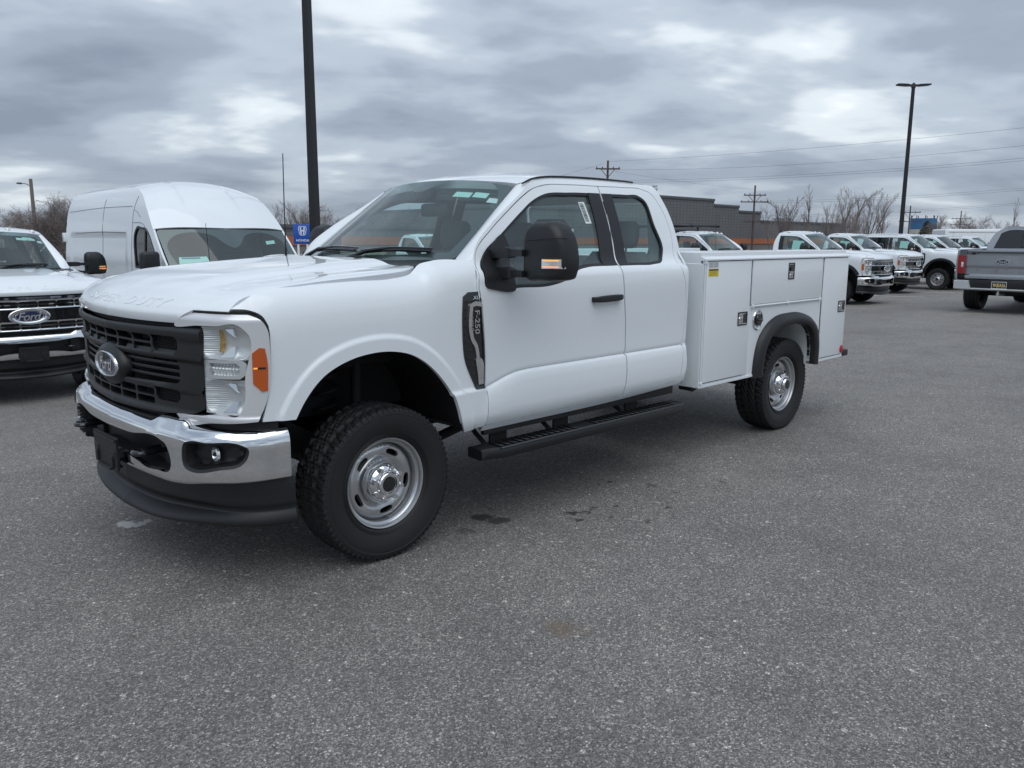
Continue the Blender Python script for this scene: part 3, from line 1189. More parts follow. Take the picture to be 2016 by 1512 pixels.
def build_truck(root, grille='black', cab='super', flares=False, wheels='steel', detail=True, lights=False, low_wheels=False, antenna=True, cabwin='window_glass'):
    ext = {'super': 0.0, 'regular': -.60, 'crew': .46}[cab]
    two = cab != 'regular'
    paint = 'white_paint'
    k = 'T_'
    # ---------------- front sheet metal
    a, b = pair('front_fender', k + 'fender', lambda: patch(MB(), [[(-.775, 1.322, 1), (-.731, 1.344), (-.678, 1.376), (-.433, 1.406), (-.163, 1.418), (.07, 1.423), (.2, 1.443), (.29, 1.490), (.36, 1.504), (.620, 1.504, 1), (.606, 1.468), (.580, 1.382), (.603, 1.251), (.629, 1.003), (.634, .807), (.634, .598, 1)] + ARCH + [(-.694, .834, 1), (-.669, .921), (-.649, 1.025), (-.643, 1.152), (-.648, 1.257), (-.664, 1.290), (-.706, 1.3145)]], fm_fen(), .024, .022, 1, lines=FLINES), paint, root)
    hood = part('hood', k + 'hood', hood_mesh, paint, root)
    if detail:
        for w_, u_, wd_ in (('SUPER', -.235, .455), ('DUTY', .275, .370)):
            part('hood_lettering', k + 'hoodtxt' + w_, lambda: hood_text(w_, u_, wd_), paint, hood)
        part('washer_nozzle', k + 'nozz', lambda: box(MB(), .20, .235, .60, .64, 1.512, 1.524, .004), 'black_plastic', hood)
    part('cowl', k + 'cowl', cowl_mesh, 'black_plastic', root)
    pair('wheel_arch_liner', k + 'liner', liner_mesh, 'underbody', root)
    if flares:
        pair('arch_flare', k + 'flare', lambda: patch(MB(), [np.concatenate([offset_open(_archd, -.004), offset_open(_archd, .085)[::-1]])], fm_fen(-.022), .03, .02, 1, dense=True), 'black_plastic', root)
    # ---------------- windscreen
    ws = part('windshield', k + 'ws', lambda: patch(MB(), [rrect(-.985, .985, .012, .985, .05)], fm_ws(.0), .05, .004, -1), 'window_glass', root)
    part('glass_border', k + 'frit', frit_mesh, 'frit', ws)
    if detail:
        part('mirror_mount', k + 'wsm', ws_mount, 'black_plastic', ws)
        for a0, a1, b0, b1, m in ((-.68, -.50, .775, .840, 'paper_green'), (-.835, -.70, .785, .850, 'paper_green'), (-.955, -.865, .735, .795, 'paper_white')):
            st = part('sticker', f'{k}stk{a0}', lambda a0=a0, a1=a1, b0=b0, b1=b1: patch(MB(), [[(a0, b0, 1), (a1, b0, 1), (a1, b1, 1), (a0, b1, 1)]], fm_ws(-.004), .03, .0005, -1), m, ws)
    for sy in (0, 1):
        wp = part('wiper', f'{k}wiper{sy}', lambda sy=sy: wiper_mesh(sy), 'black_gloss', root)
    # ---------------- cab shell
    outer = cab_outer(ext, two)
    dh = grow(DOOR, .0055)
    hole = [dh]
    if two:
        rd = ext_pts(RDOOR, ext)
        hole.append(grow(rd, .0055))
    else:
        rd = None
    def side():
        mb = MB()
        holes = [dh] if not two else [union_doors(ext)]
        patch(mb, [smooth_loop(outer, .03)] + holes, fm_cab(0.0), .035, .03, 1, dense=True)
        return mb
    pair('cab_side', k + 'cabside' + cab, side, paint, root)
    pair('windshield_pillar', k + 'apil', pillar_mesh, paint, root)
    part('roof', k + 'roof' + cab, lambda: patch(MB(), [[(1.170, .346, 1), (1.085, .62), (1.052, CY), (1.085, 2 * CY - .62), (1.170, 2 * CY - .346, 1), (1.225, 2 * CY - .316), (1.36, 2 * CY - .336), (1.90, 2 * CY - .350), (2.36 + ext, 2 * CY - .345), (2.53 + ext, 2 * CY - .35, 1), (2.575 + ext, CY), (2.53 + ext, .35, 1), (2.36 + ext, .345), (1.90, .350), (1.36, .336), (1.225, .316)]], fm_roof(ext), .05, .05, 1), paint, root)
    for s_, x_a in ((0, 1.165), (1, 1.60)):
        def rail():
            X = np.linspace(x_a, 2.30 + ext, 24)
            Z = np.array([float(_roE(x if x < 1.9 else max(1.9, x - ext))) for x in X])
            mb = tube(MB(), np.stack([X, S_cab(X, Z - .006) - .003, Z + .001], 1), .0056, 8)
            return mb if s_ == 0 else mirror(mb)
        part('roof_rail', f'{k}rail{cab}{s_}', rail, 'black_plastic', root)
    part('cab_back', k + 'back' + cab, lambda: back_mesh(ext), paint, root)
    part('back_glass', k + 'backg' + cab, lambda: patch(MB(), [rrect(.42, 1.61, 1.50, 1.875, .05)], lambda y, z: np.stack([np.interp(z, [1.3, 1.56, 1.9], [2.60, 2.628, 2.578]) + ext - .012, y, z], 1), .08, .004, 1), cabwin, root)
    # ---------------- doors
    for s in (0, 1):
        m = (lambda q: q) if s == 0 else mirror
        sfx = '_m' if s else ''
        d = part('front_door', k + 'door' + sfx, lambda: m(patch(MB(), [DOOR, WIN], fm_cab(), .026, .022, 1, lines=CLINES)), paint, root)
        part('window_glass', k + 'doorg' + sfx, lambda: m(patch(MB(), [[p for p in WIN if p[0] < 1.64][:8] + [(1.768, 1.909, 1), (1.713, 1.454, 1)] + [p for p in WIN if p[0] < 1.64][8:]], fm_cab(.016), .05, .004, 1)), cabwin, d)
        part('window_trim', k + 'doortrim' + sfx, lambda: m(ring(MB(), WIN, .017, fm_cab(.003), .025, .02)), 'black_plastic', d)
        part('pillar_cover', k + 'pil' + sfx, lambda: m(patch(MB(), [[(1.756, 1.911, 1), (1.876, 1.912, 1), (1.880, 1.70, 1), (1.856, 1.500), (1.842, 1.454, 1), (1.703, 1.453, 1), (1.738, 1.60)]], fm_cab(-.001), .03, .01, 1)), 'black_plastic', d)
        part('door_handle', k + 'hand' + sfx, lambda: m(handle_mesh()), 'black_plastic', d)
        if detail and s == 0 and cab == 'super':
            part('barcode_sticker', k + 'bar', lambda: patch(MB(), [[(1.645, 1.848, 1), (1.704, 1.851, 1), (1.726, 1.717, 1), (1.667, 1.714, 1)]], fm_cab(.0125), .05, .0006, 1), 'paper_white', d)
            part('barcode_print', k + 'bar2', barcode, 'ink', d)
        if two:
            d2 = part('rear_door', k + 'rdoor' + cab + sfx, lambda: m(patch(MB(), [rd, ext_pts(RWIN, ext)], fm_cab(), .028, .022, 1, lines=CLINES)), paint, root)
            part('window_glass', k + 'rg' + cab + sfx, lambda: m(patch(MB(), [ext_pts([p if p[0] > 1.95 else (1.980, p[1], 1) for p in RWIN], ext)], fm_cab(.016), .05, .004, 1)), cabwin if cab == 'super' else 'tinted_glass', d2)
            part('window_trim', k + 'rtrim' + cab + sfx, lambda: m(ring(MB(), ext_pts(RWIN, ext), .017, fm_cab(.003), .025, .02)), 'black_plastic', d2)
            part('pillar_cover', k + 'rpil' + sfx, lambda: m(patch(MB(), [[(1.891, 1.912, 1), (1.999, 1.914, 1), (1.990, 1.60), (1.965, 1.452, 1), (1.856, 1.451, 1), (1.868, 1.500), (1.894, 1.70, 1)]], fm_cab(-.001), .03, .01, 1)), 'black_plastic', d2)
            if cab == 'crew':
                part('door_handle', k + 'hand2' + sfx, lambda: m(handle_mesh().mapped(lambda V: V + np.array([1.02, 0.008, 0]))), 'black_plastic', d2)
    # ---------------- mirrors
    for s in (0, 1):
        # the passenger-side mirror is pulled in closer to the door
        m = (lambda q: q) if s == 0 else (lambda q: mirror(q).mapped(lambda V: V + np.array([.12, -.13, 0]) * np.clip((V[:, 1:2] - 2.02) / .10, 0, 1)))
        sfx = '_m' if s else ''
        mr = part('side_mirror', k + 'mir' + sfx, lambda: m(mirror_housing()), 'black_plastic', root)
        part('cap_seam', k + 'mseam' + sfx, lambda: m(tube(MB(), [(.760, -.118, 1.606), (.7535, -.13, 1.607), (.7488, -.18, 1.612), (.7488, -.26, 1.618), (.752, -.31, 1.622), (.766, -.345, 1.624), (.788, -.362, 1.624), (.83, -.3725, 1.624)], .0016, 5)), 'black_seal', mr)
        part('mirror_arms', k + 'marm' + sfx, lambda: m(mirror_arms()), 'black_plastic', mr)
        part('mirror_glass', k + 'mgl' + sfx, lambda: m(box(MB(), .892, .896, -.345, -.135, 1.45, 1.67, .001)), 'reflector', mr)
        part('signal_lens', k + 'msig' + sfx, lambda: m(mirror_signal(0)), 'reflector', mr)
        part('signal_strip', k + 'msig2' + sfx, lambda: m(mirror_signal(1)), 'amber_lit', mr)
    # ---------------- headlights
    for s in (0, 1):
        m = (lambda q: q) if s == 0 else mirror
        sfx = '_m' if s else ''
        h = part('headlight', k + 'hlb' + sfx, lambda: m(hl_bezel()), 'bezel_silver', root)
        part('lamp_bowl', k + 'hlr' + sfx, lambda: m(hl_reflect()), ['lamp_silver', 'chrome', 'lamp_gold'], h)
        part('lamp_divider', k + 'hld' + sfx, lambda: m(hl_div()), 'lamp_silver', h)
        part('lens', k + 'hll' + sfx, lambda: m(hl_lens()), 'clear_lens', h)
        part('lamp_seal', k + 'hls' + sfx, lambda: m(hl_seal()), 'black_seal', h)
        part('side_marker', k + 'hlm' + sfx, lambda: m(hl_marker()), 'amber', h)
        part('marker_bar', k + 'hlmb' + sfx, lambda: m(patch(MB(), [PF.loop([(.0265, 1.066, 1), (.0385, 1.066, 1), (.0385, 1.074, 1), (.0265, 1.074, 1)])], PF.fm(.0165), .01, .003, -1)), 'black_seal', h)
        part('marker_glint', k + 'hlmc' + sfx, lambda: m(patch(MB(), [PF.loop([(.0390, 1.067, 1), (.0460, 1.067, 1), (.0460, 1.073, 1), (.0390, 1.073, 1)])], PF.fm(.0165), .01, .003, -1)), 'amber_lit', h)  # glowing amber patch imitating a glint on the marker
    # ---------------- grille
    if grille == 'black':
        g = part('grille', k + 'gr', grille_black, 'grille_black', root)
        for zz in (1.062, 1.030, .998):
            for sd in (0, 1):
                part('slat', f'{k}sl{zz}{sd}', lambda zz=zz, sd=sd: grille_slat(zz, sd), 'grille_black', g)
        for sd in (0, 1):
            for z0, z1 in ((1.114, 1.188), (.886, .950)):
                part('grille_mesh', f'{k}gm{z0}{sd}', lambda z0=z0, z1=z1, sd=sd: grille_net(z0, z1, sd), 'black_seal', g)
        part('emblem_pod', k + 'pod', pod_mesh, 'grille_black', g)
        emblem(g, k + 'emb', CY, 1.012, -.986, .150, .064, .13)
    else:
        g = part('grille', k + 'grc', grille_chrome, ['chrome'], root)
        part('grille_inner', k + 'grci', grille_chrome_inner, 'black_gloss', g)
        for zz in (1.066, 1.043, 1.020, .997, .974):
            part('slat', f'{k}csl{zz}', lambda zz=zz: patch(MB(), [PF.loop([(.27, zz - .007, 1), (1.76, zz - .007, 1), (1.76, zz + .007, 1), (.27, zz + .007, 1)])], PF.fm(-.012), .05, .03, -1), 'black_gloss', g)
        emblem(g, k + 'embc', CY, 1.015, -.992, .215, .094, .26, True)
    part('radiator', k + 'rad', lambda: box(MB(), -.80, -.72, .25, 1.78, .60, 1.26), 'black_seal', root)
    # ---------------- bumper and air dam
    bp = part('front_bumper', k + 'bump', bumper_mesh, 'chrome', root)
    part('step_pad', k + 'pad', pad_mesh, 'black_plastic', bp)
    part('bumper_insert', k + 'bins', bumper_insert, 'black_plastic', bp)
    for sd in (0, 1):
        m = (lambda q: q) if sd == 0 else mirror
        sfx = '_m' if sd else ''
        part('fog_bezel', k + 'fogb' + sfx, lambda: m(fog_bezel()), 'black_plastic', bp)
        part('fog_lamp', k + 'fogl' + sfx, lambda: m(fog_lamp()), 'reflector', bp)
        part('tow_hook', k + 'hook' + sfx, lambda: m(tow_hook()), 'black_gloss', bp)
    if detail:
        part('plate_bracket', k + 'plate', plate_mesh, 'black_plastic', bp)
    part('air_dam', k + 'dam', dam_mesh, 'black_plastic', root)
    part('bumper_gap_cover', k + 'gapc', gap_cover, 'black_seal', root)
    # ---------------- fender vents
    for s in (0, 1):
        m = (lambda q: q) if s == 0 else mirror
        sfx = '_m' if s else ''
        v = part('fender_vent', k + 'vent' + sfx, lambda: m(vent_mesh()), 'black_gloss', root)
        part('vent_trim', k + 'ventc' + sfx, lambda: m(vent_chrome()), 'chrome', v)
        if detail and s == 0:
            for i_ in (0, 1, 2):
                part('vent_lettering', f'{k}ventt{i_}', lambda: vent_text(i_), 'chrome', v)
    # ---------------- inside
    part('dashboard', k + 'dash', dash_mesh, 'dash_dark', root)
    part('steering_wheel', k + 'swheel', lambda: steering(), 'dash_dark', root)
    for i, yc in enumerate((.54, 1.49)):
        part('seat', f'{k}seat{i}', lambda yc=yc: seat_mesh(1.50, yc), 'seat_grey', root)
    if two:
        for i, yc in enumerate((.50, 1.53)):
            part('seat', f'{k}rseat{cab}{i}', lambda yc=yc: seat_mesh(2.22 + ext * .85, yc, .62), 'seat_grey', root)
    part('headliner', k + 'hlin' + cab, lambda: patch(MB(), [[(1.20, .40, 1), (1.12, CY), (1.20, 1.63, 1), (2.48 + ext, 1.63, 1), (2.48 + ext, .40, 1)]], lambda x, y: fm_roof(ext)(x, y) - np.array([0, 0, .035]), .12, .004, -1), 'headliner', root)
    part('cabin_floor', k + 'floor' + cab, lambda: box(box(MB(), .55, 2.52 + ext, .12, 1.91, .58, .66), .50, .62, .12, 1.91, .6, 1.44), 'dash_dark', root)
    # ---------------- chassis
    part('frame_rails', k + 'frame', frame_mesh, 'underbody', root)
    part('front_axle', k + 'axle', axle_mesh, 'underbody', root)
    part('engine', k + 'eng', lambda: box(box(MB(), -.66, .50, .62, 1.41, .50, 1.22, .03), -.55, .30, .40, 1.63, .95, 1.20, .03), 'underbody', root)
    if antenna:
        part('antenna', k + 'ant', lambda: tube(tube(MB(), [(.474, 1.85, 1.45), (.475, 1.85, 1.56)], [.011, .006], 8), [(.475, 1.85, 1.55), (.478, 1.85, 1.85), (.484, 1.85, 2.168)], [.0042, .0036, .0030], 6), 'black_plastic', root)
    if lights:
        for i, y in enumerate((.42, .72, CY, 1.31, 1.61)):
            x = 1.16 if i in (0, 4) else 1.11
            part('roof_marker', f'{k}rm{i}', lambda x=x, y=y: marker_lamp(x, y, float(fm_roof(ext)(np.array([x + .06]), np.array([y]))[0, 2])), 'amber' if lights == 'amber' else 'bezel_silver', root)
    kinds = {'steel': ('front', 'rear'), 'dual': ('dual', 'dual')}[wheels]
    for y, s in ((.105, -1), (2 * CY - .105, 1)):
        add_wheel(root, 0, y, s, kinds[0], low_wheels, spin=.5)
    return root


def offset_open(P, d):
    t = np.gradient(P, axis=0)
    t /= np.linalg.norm(t, axis=1, keepdims=True)
    return P + np.stack([-t[:, 1], t[:, 0]], 1) * -d


def union_doors(ext):
    """outline of both door openings taken together"""
    D = smooth_loop(DOOR, .025)
    Rr = smooth_loop(ext_pts(RDOOR, ext), .025)
    D = D[D[:, 0] <= 1.83]
    Rr = Rr[Rr[:, 0] >= 1.91]
    k = int(np.argmax(np.linalg.norm(np.diff(D, axis=0), axis=1))) + 1      # gap left by the rear edge of the front door
    return offset_poly(np.concatenate([D[:k], Rr, D[k:]]), -.0055)


def pillar_mesh():
    # front face of the windscreen pillar, from the door-side edge round to the glass
    E = smooth_loop([(.617, 1.470), (.632, 1.503), (.668, 1.570), (.799, 1.680), (.989, 1.799), (1.124, 1.878), (1.192, 1.924), (1.232, 1.949)], .03, closed=False)
    d = np.concatenate([[0], np.cumsum(np.linalg.norm(np.diff(E, axis=0), axis=1))])
    q = np.linspace(0, d[-1], 20)
    ex, ez = np.interp(q, d, E[:, 0]), np.interp(q, d, E[:, 1])
    A = np.stack([ex, S_cab(ex, ez), ez], 1)
    G = fm_ws(-.004)(np.full(20, -.985), np.linspace(-.06, 1.0, 20))
    S = []
    for t in np.linspace(0, 1, 7):
        P = A + (G - A) * t
        bul = .012 * math.sin(math.pi * t)
        P = P + np.array([-.75, -.45, .45]) * bul
        S.append(P)
    return loft(MB(), S, closed=False)


def hood_mesh():
    tz = hood_t(z=1.3125)
    rear = hood_t(x=.30)
    A = [(tz + .002, .110, 1), (tz + .05, .113), (hood_t(x=-.35), .121), (hood_t(x=.0), .122), (hood_t(x=.12), .130), (hood_t(x=.21), .155), (hood_t(x=.285), .215), (hood_t(x=.292), .26, 1), (hood_t(x=.25), .55), (hood_t(x=.215), CY)]
    B = [(tz, .30, 1), (.012, .395, 1), (.010, .55), (.010, CY)]
    far = lambda P: [(p[0], 2 * CY - p[1], *p[2:]) for p in P][::-1][1:]
    loop = A + far(A) + far(B)[::-1][::-1][-3:][::-1][::-1]
    loop = A + far(A) + [(B[0][0], 2 * CY - B[0][1], 1), (B[1][0], 2 * CY - B[1][1], 1), (.010, 2 * CY - .55), (.010, CY), (.010, .55), (B[1][0], B[1][1], 1), (B[0][0], B[0][1], 1)]
    return patch(MB(), [loop], fm_hood, .022, .03, 1, step=.018)


def hood_text(word, u0, wd):
    mb = MB()
    t0 = hood_t(z=1.330)

    def f(u, v, d):
        y = CY - .065 - u - u0
        P = fm_hood(np.array([t0 + v, t0 + v + 1e-3, t0 + v]), np.array([y, y, y + 1e-3]))
        n = np.cross(P[1] - P[0], P[2] - P[0])
        n /= np.linalg.norm(n)
        return P[0] + n * (d - .0004)
    text_on(mb, word, .056, f, .25, .012, .0026, width=wd, spacing=1.12)
    return mb


def cowl_mesh():
    def f(a, b):
        y = CY + a * .87
        u = np.abs(a)
        xf = np.interp(u, [0, .55, .85, 1.0], [.19, .225, .27, .34])
        xb = np.interp(u ** 2, [0, 1], [.460, .640])
        x = xf + (xb - xf) * b
        return np.stack([x, y, 1.466 + .030 * b], 1)
    return patch(MB(), [[(-1, 0, 1), (1, 0, 1), (1, 1, 1), (-1, 1, 1)]], f, .06, .01, 1)


def frit_mesh():
    P = smooth_loop(rrect(-.985, .985, .012, .985, .05), .03)
    I = smooth_loop([(-.90, .105, 1), (-.5, .075), (0, .065), (.5, .075), (.90, .105, 1), (.925, .30), (.915, .85), (.86, .925), (.25, .945), (.15, .90), (.10, .86), (-.10, .86), (-.15, .90), (-.25, .945), (-.86, .925), (-.915, .85), (-.925, .30)], .04)
    return patch(MB(), [P, I], fm_ws(-.003), .04, 0, -1, dense=True)


def ws_mount():
    mb = MB()
    for i, (b, w, h) in enumerate(((.86, .06, .10),)):
        P = fm_ws(-.03)(np.array([0.]), np.array([.84]))[0]
        box(mb, P[0] + .02, P[0] + .09, CY - .07, CY + .07, P[2] - .03, P[2] + .05, .02)
        box(mb, P[0] + .09, P[0] + .13, CY - .14, CY + .12, P[2] - .13, P[2] - .045, .02)
    return mb


def wiper_mesh(sy):
    mb = MB()
    f = fm_ws(.018)
    a0, a1 = (-.78, -.06) if sy == 0 else (.02, .74)
    A = np.linspace(a0, a1, 12)
    B = .035 + .040 * np.sin(np.linspace(.3, 2.6, 12)) + np.linspace(0.035, .0, 12)
    P = f(A, B)
    tube(mb, P, .010, 6)
    tube(mb, f(A, B + .028), .006, 5)
    p0 = f(np.array([a1 + .10 if sy == 0 else a1 + .12]), np.array([-.02]))[0]
    tube(mb, [p0, p0 * .5 + P[6] * .5 + [0, 0, .025], P[6] + [0, 0, .012]], [.014, .011, .008], 6)
    return mb


def liner_mesh():
    mb = MB()
    A = np.array(_archd)
    y0 = S_f(A[:, 0], A[:, 1]) + .012
    S = []
    for y in (None, .18, .40, .56):
        yy = y0 if y is None else np.full(len(A), y)
        up = 0 if y is None else .03
        S.append(np.stack([A[:, 0] * (1 + up), yy, A[:, 1] + up], 1))
    loft(mb, S, closed=False)
    m = len(A)
    P = S[-1]
    c = np.array([[-.05, .56, .55]])
    mb.add(np.concatenate([P, c]), [(i, i + 1, m) for i in range(m - 1)])
    return mb


def back_mesh(ext):
    def f(y, z):
        return np.stack([np.interp(z, [.55, 1.3, 1.56, 1.9, 2.03], [2.60, 2.60, 2.628, 2.578, 2.53]) + ext, y, z], 1)
    zz = np.linspace(.60, 1.97, 14)
    yl = S_cab(np.full(14, 2.5), zz) + .006
    P = [(yl[0], zz[0], 1)] + [(y, z) for y, z in zip(yl[1:], zz[1:])] + [(.50, 2.018), (CY, 2.028), (1.53, 2.018)] + [(2 * CY - y, z) for y, z in zip(yl[:0:-1], zz[:0:-1])] + [(2 * CY - yl[0], zz[0], 1)]
    return patch(MB(), [P, rrect(.41, 1.62, 1.49, 1.885, .05)], f, .07, .03, 1)


def handle_mesh():
    mb = MB()
    x = np.linspace(1.528, 1.806, 10)
    for off, hh in ((0, 1),):
        S = []
        for i, xx in enumerate(x):
            t = i / 9
            h = .021 * (1 - .25 * abs(2 * t - 1) ** 3)
            zc_ = 1.2515 + .006 * t
            yo = float(S_cab(np.array([xx]), np.array([zc_]))[0])
            st = .042 if .1 < t < .92 else .030
            a = np.arange(10) * 2 * math.pi / 10
            S.append(np.stack([np.full(10, xx), yo - st + .011 + .013 * np.sign(np.cos(a)) * np.abs(np.cos(a)) ** .6, zc_ + h * np.sign(np.sin(a)) * np.abs(np.sin(a)) ** .6], 1))
        loft(mb, S)
    for xx in (1.545, 1.775):
        yo = float(S_cab(np.array([xx]), np.array([1.25]))[0])
        box(mb, xx - .018, xx + .018, yo - .03, yo + .01, 1.237, 1.267, .004)
    return mb


def barcode():
    mb = MB()
    rg = random.Random(3)
    z = 1.841
    while z > 1.727:
        w = rg.choice((.0015, .003, .0045))
        x0 = 1.653 + (1.848 - z) * .165
        P = [(x0, z, 1), (x0 + .036, z, 1), (x0 + .036, z - w, 1), (x0, z - w, 1)]
        patch(mb, [P], fm_cab(.0118), .05, .0002, 1)
        z -= w + rg.choice((.002, .0035))
    return mb


def mirror_housing():
    mb = MB()
    # outline in (y,z) of the housing; lofted from front (rounded) to the rear rim
    def outl(k, dz=0, zlo=1.405, zhi=1.708):
        o = [(-.116, 1.425), (-.112, 1.50), (-.114, 1.635), (-.124, 1.682), (-.150, 1.703), (-.22, 1.708), (-.285, 1.706), (-.316, 1.690), (-.362, 1.628), (-.374, 1.590), (-.376, 1.44), (-.364, 1.414), (-.33, 1.404), (-.22, 1.400), (-.135, 1.404)]
        P = smooth_loop(o, .02)
        c = np.array([-.243, 1.555])
        return c + (P - c) * k
    S = []
    for x, k in ((.750, .30), (.751, .78), (.754, .885), (.762, .945), (.780, .985), (.83, 1.0), (.87, .997), (.890, .980), (.888, .93)):
        P = outl(k)
        xs = x + .10 * np.clip((-.24 - P[:, 0]) / .14, 0, 1) ** 2 * (1 if x < .83 else .3) * .35 + .03 * np.clip((P[:, 1] - 1.60) / .1, 0, 1) ** 2 * (x < .8)
        S.append(np.stack([xs, P[:, 0], P[:, 1]], 1))
    loft(mb, S)
    return mb


def mirror_arms():
    mb = MB()
    for z in (1.545, 1.435):
        S = []
        for y, hx, hz in ((.16, .034, .030), (.02, .034, .030), (-.015, .030, .026), (-.03, .020, .019), (-.14, .018, .017)):
            a = np.array([(1, 1), (-1, 1), (-1, -1), (1, -1)]) * [hx, hz]
            S.append(np.stack([.792 + a[:, 0] - .05 * np.clip(.06 - y, 0, 1) / .2, np.full(4, y), z + a[:, 1]], 1))
        loft(mb, S)
    # black sail in the front corner of the window
    P = [(.651, 1.444), (.714, 1.533), (.759, 1.565), (.899, 1.64), (.914, 1.559), (.850, 1.40), (.86, 1.352), (.70, 1.347), (.643, 1.364)]
    patch(mb, [P], fm_cab(-.014), .03, .03, 1)
    return mb


def mirror_signal(kind):
    mb = MB()
    if kind == 0:
        S = []
        for y, x in ((-.262, .752), (-.30, .754), (-.335, .763), (-.362, .781), (-.378, .806), (-.3805, .85)):
            S.append(np.array([(x - .006, y, 1.468), (x - .006, y, 1.516), (x + .02, y + .008, 1.52), (x + .02, y + .008, 1.464)]))
        loft(mb, S)
    else:
        for z in (1.476, 1.508):
            tube(mb, [(.7455, -.270, z), (.7475, -.30, z), (.7565, -.335, z), (.772, -.358, z)], .0034, 6)
    return mb


HLO = [(.402, 1.250), (.391, 1.261), (.305, 1.304), (.20, 1.306), (.090, 1.303), (.046, 1.293), (.029, 1.272), (.0225, 1.240), (.0195, 1.152), (.0205, 1.025), (.0275, .921), (.042, .838, 1), (.20, .824), (.392, .813), (.424, .842, 1)]
HLI = [(.255, .852, 1), (.165, .866), (.084, .868), (.073, .90), (.064, 1.03), (.055, 1.222), (.074, 1.252), (.16, 1.250), (.246, 1.247, 1)]


def hl_bezel():
    mb = MB()
    patch(mb, [PF.loop(HLO + HLI)], PF.fm(lambda q, z: .010 - .030 * sstep(1.272, 1.310, z) + .006 * sstep(.862, .845, z) * sstep(.815, .835, z)), .010, .03, -1)
    return mb


def hl_seal():
    mb = MB()
    P = [(p[0], p[1]) for p in HLO]
    big = [(.408, 1.250), (.394, 1.266), (.307, 1.3105), (.20, 1.3125), (.086, 1.310), (.041, 1.2985), (.0245, 1.276), (.0180, 1.240), (.0155, 1.152), (.0160, 1.025), (.0230, .921), (.038, .831, 1), (.20, .817), (.397, .804), (.432, .842, 1)]
    patch(mb, [PF.loop(big + HLI)], PF.fm(-.012), .02, .02, -1)
    return mb


def hl_lens():
    mb = MB()
    patch(mb, [PF.loop([(.240, 1.247, 1), (.074, 1.252), (.055, 1.222), (.064, 1.03), (.084, .868), (.242, .868, 1)])], PF.fm(.0), .02, .004, -1)
    return mb


def hl_reflect():
    mb = MB()
    sA, sB = float(PF.sy(.246)), float(PF.sy(.048))

    def mk(z0, z1, gold):
        zc_, hz = (z0 + z1) / 2, (z1 - z0) / 2

        def off(q, z):
            u = (q - (sA + sB) / 2) / ((sA - sB) / 2)
            v = (z - zc_) / hz
            r4 = np.clip((np.abs(u) ** 4 + np.abs(v) ** 4) ** .25, 0, 1.0)
            return -.042 + .037 * r4 ** 3 + .0010 * np.sin(z * 900) * sstep(.10, .35, u)
        patch(mb, [[(sA, z0, 1), (sB, z0, 1), (sB, z1, 1), (sA, z1, 1)]], PF.fm(off), .004, 0, -1)
        # chrome facets on the outer half of the chamber
        def facet(P, o0, o1, m):
            q = PF.sy(np.array([p[0] for p in P]))
            z = zc_ + hz * np.array([p[1] for p in P])
            A = PF.fm(o0)(q, z)
            k = len(P)
            B = PF.fm(o1)(q, z)
            A[k // 2:] = B[k // 2:] * .5 + A[k // 2:] * .5
            mb.add(np.concatenate([A, B - np.array([-.012, 0, 0])]), [tuple(range(k))] + [(i, (i + 1) % k, k + (i + 1) % k, k + i) for i in range(k)], None, m)
        facet([(.160, -.90), (.098, -.86), (.094, -.25), (.112, -.30), (.130, -.52)], -.012, -.034, 1)
        facet([(.145, .88), (.104, .86), (.092, .28), (.104, .40), (.132, .72)], -.028, -.012, 1)
        if gold:  # gold-coloured strip painting in a golden reflection inside the lamp
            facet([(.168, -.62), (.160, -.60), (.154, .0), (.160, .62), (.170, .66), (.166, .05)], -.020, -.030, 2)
    mk(1.104, 1.254, True)
    mk(.864, 1.016, False)
    return mb


def hl_div():
    mb = MB()
    L = PF.loop([(.246, 1.016, 1), (.080, 1.022, 1), (.064, 1.040, 1), (.060, 1.086, 1), (.074, 1.106, 1), (.246, 1.100, 1)])
    I = PF.loop([(.215, 1.034, 1), (.094, 1.036, 1), (.082, 1.048, 1), (.080, 1.078, 1), (.092, 1.090, 1), (.215, 1.086, 1)])
    patch(mb, [L, I], PF.fm(-.006), .02, .05, -1)
    # fluted daytime lamp in the middle
    patch(mb, [I], PF.fm(lambda q, z: -.026 + .008 * np.abs(np.sin(q * 170)) + .006 * np.cos((z - 1.06) * 160)), .004, 0, -1)
    return mb


def hl_marker():
    mb = MB()
    patch(mb, [PF.loop([(.0345, 1.158, 1), (.0265, 1.154, 1), (.0240, 1.10), (.0250, .972, 1), (.0330, .968, 1), (.0480, 1.004, 1), (.0475, 1.135, 1)])], PF.fm(.0150), .006, .012, -1)
    return mb


